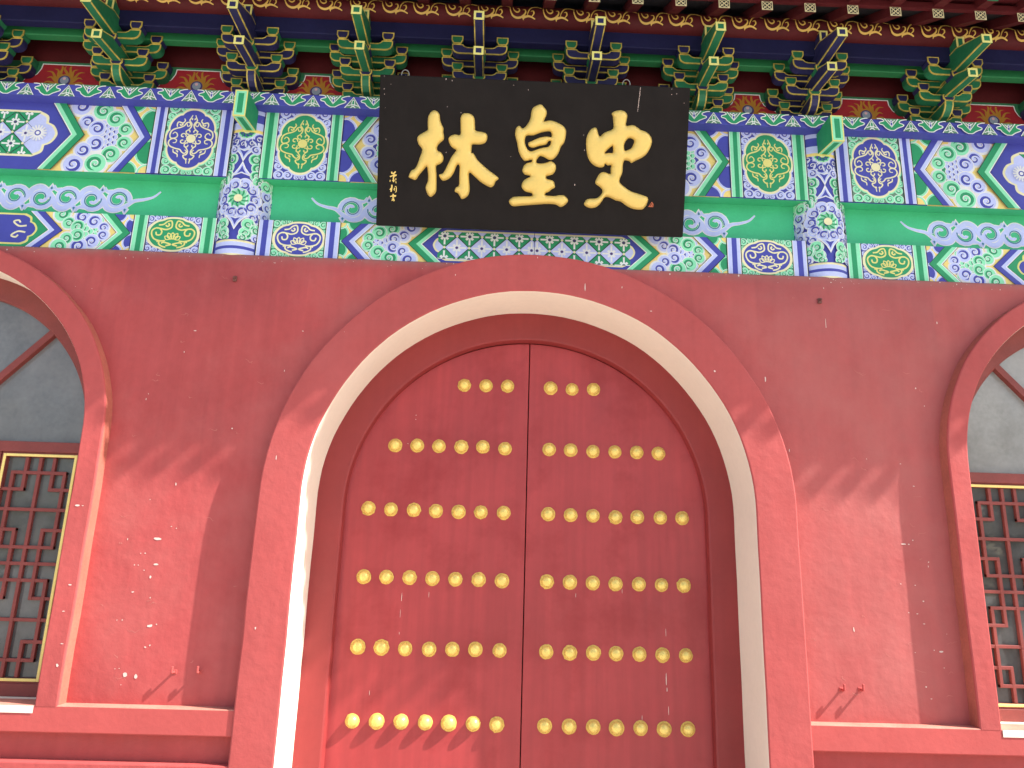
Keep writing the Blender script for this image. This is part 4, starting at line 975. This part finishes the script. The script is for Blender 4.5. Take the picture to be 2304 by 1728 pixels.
fl_in = quadbox('flying_rafter', YG, -.60, .033, fz, .062, 'eave_red'); fl_out = quadbox('rafter_tip', YE2, YG-.0005, .033, fz, .062, 'raft_green')
nR = 24
for k in range(-nR, nR+1):
    x = 2.352+SP*(k-8)
    if x < -6.3 or x > 6.6: continue
    r = link('rafter', rafter, rf); r.location = (x, 0, 0)
    if -4.2 < x < 4.2: link('lattice_end', end_me, r)
    f = link('flying_rafter', fl_in, rf); f.location = (x, 0, 0); link('rafter_tip', fl_out, f)
# boards
X0, X1 = -6.5, 7.2
def slab(name, pts, m):
    V = [(X0, y, z) for y, z in pts]+[(X1, y, z) for y, z in pts]; n = len(pts)
    return obj(name, V, [tuple(range(n)), tuple(range(2*n-1, n-1, -1))]+[(i, (i+1) % n, n+(i+1) % n, n+i) for i in range(n)], m, rf)
slab('rafter_board', [(ye-.005, rz(ye)+.0365), (.1, rz(.1)+.0365), (.1, rz(.1)+.06), (ye-.005, rz(ye)+.06)], 'eave_dark')
slab('eave_lath', [(ye-.012, ze+.030), (ye+.03, ze+.040), (ye+.03, ze+.075), (ye-.012, ze+.075)], 'eave_red')
slab('soffit_board', [(YE2-.01, fz(YE2)+.0625), (-.80, fz(-.80)+.0625), (-.80, fz(-.8)+.085), (YE2-.01, fz(YE2)+.085)], 'eave_red')
slab('fascia', [(YE2-.012, fz(YE2)+.04), (YE2+.02, fz(YE2)+.045), (YE2+.02, fz(YE2)+.10), (YE2-.012, fz(YE2)+.10)], 'eave_red')
slab('tile_bed', [(YE2-.02, fz(YE2)+.101), (1.2, fz(YE2)+.101+.62*(1.2-YE2)), (1.2, fz(YE2)+.15+.62*(1.2-YE2)), (YE2-.02, fz(YE2)+.13)], 'roof_tile')
TS = .205; zt0 = fz(YE2)+.125
V = []; F = []; n = 10
for i, y in enumerate((YE2-.065, .2)):
    for k in range(n+1):
        a = math.pi*k/n; V.append((.052*math.cos(a), y+.9, zt0+.55*(y-YE2)+.052*math.sin(a)+.006-5.35))
F = [(k, k+1, n+2+k, n+1+k) for k in range(n)]+[tuple(range(n+1))]
cover = fixn(mesh('cover_tile', V, F, 'roof_tile'))
V = []; F = []; n = 14
for y in (YE2-.066, YE2-.078):
    for k in range(n): a = 2*math.pi*k/n; V.append((.056*math.cos(a), y+.9, zt0-.038+.006+.056*math.sin(a)+.036-5.35))
F = [tuple(range(n)), tuple(range(2*n-1, n-1, -1))]+[(k, (k+1) % n, n+(k+1) % n, n+k) for k in range(n)]
disc_me = fixn(mesh('tile_end_disc', V, F, 'roof_tile'))
prof = [(-.085, .010), (-.045, -.018), (0, -.028), (.045, -.018), (.085, .010), (.07, -.035), (.04, -.070), (0, -.095), (-.04, -.070), (-.07, -.035)]
V = [(x, YE2-.055+.9, zt0+z-5.35) for x, z in prof]+[(x, YE2-.045+.9, zt0+z-5.35) for x, z in prof]; n = len(prof)
drip_me = fixn(mesh('drip_tile', V, [tuple(range(n)), tuple(range(2*n-1, n-1, -1))]+[(i, (i+1) % n, n+(i+1) % n, n+i) for i in range(n)], 'roof_tile'))
k = 0; x = X0+.1
while x < X1:
    c_ = link('cover_tile', cover, rf); c_.location = (x, 0, 0); link('tile_end_disc', disc_me, c_)
    q = link('drip_tile', drip_me, rf); q.location = (x+TS/2, 0, 0); x += TS
# back of the building, so that no sky shows through behind the wall
bw = box('rear_wall', -6.5, 6.5, .9, 1.1, 0, 6.2, 'eave_dark'); tag(bw, 'plain dark wall inside the gatehouse behind the doors', 'wall')

# ------------------------------------------------------------------ courtyard trees facing the gate (reflected in the panes)
def tree(x, y, hgt, rad, lab, seed):
    rnd = random.Random(seed); t = thing('courtyard_tree', lab, 'tree', (x, y, 0), 'courtyard trees')
    V = []; F = []; P = [Vector((x+.12*math.sin(k*.9+seed), y+.1*math.cos(k*1.3), hgt*.62*k/6)) for k in range(7)]; b0 = 0
    for k, p in enumerate(P):
        for i in range(8): a = i*math.pi/4; r = .17*(1-.75*k/6); V.append((p.x+r*math.cos(a), p.y+r*math.sin(a), p.z))
    for k in range(6):
        for i in range(8): F.append((k*8+i, k*8+(i+1) % 8, (k+1)*8+(i+1) % 8, (k+1)*8+i))
    for q in range(7):
        a = q*2.4; base = P[3+q % 3]; tip = base+Vector((math.cos(a)*rad*.7, math.sin(a)*rad*.7, hgt*.22)); tubeVF([base, (base+tip)/2+Vector((0, 0, .1)), tip], .035, V, F, 5)
    obj('trunk', V, F, 'bark', t, smooth=True)
    cl = [(Vector((rnd.gauss(0, .42)*rad, rnd.gauss(0, .42)*rad, hgt*rnd.uniform(.32, .95))), rad*rnd.uniform(.22, .42)) for _ in range(26)]
    V = []; F = []
    for _ in range(4200):
        c, r = rnd.choice(cl); dv = Vector((rnd.gauss(0, 1), rnd.gauss(0, 1), rnd.gauss(0, .8))).normalized()*r*rnd.uniform(.55, 1.05)
        p = Vector((x, y, 0))+c+dv; u = Vector((rnd.gauss(0, 1), rnd.gauss(0, 1), rnd.gauss(0, .6))).normalized(); v = u.cross(Vector((rnd.gauss(0, 1), rnd.gauss(0, 1), 1))).normalized()
        l = rnd.uniform(.06, .12); n = len(V); V += [p-u*l, p+v*l*.45, p+u*l, p-v*l*.45]; F.append((n, n+1, n+2, n+3))
    obj('crown', V, F, 'leaf', t)
for i, a in enumerate(((8.6, -8.2, 4.6, 1.6, 'leafy courtyard tree seen in the right window glass, nearest'), (11.5, -10.5, 5.4, 1.9, 'leafy courtyard tree seen in the right window glass, farther off'), (-10.5, -9.5, 5.0, 1.6, 'leafy courtyard tree seen in the left window glass'))): tree(*a, i+3)
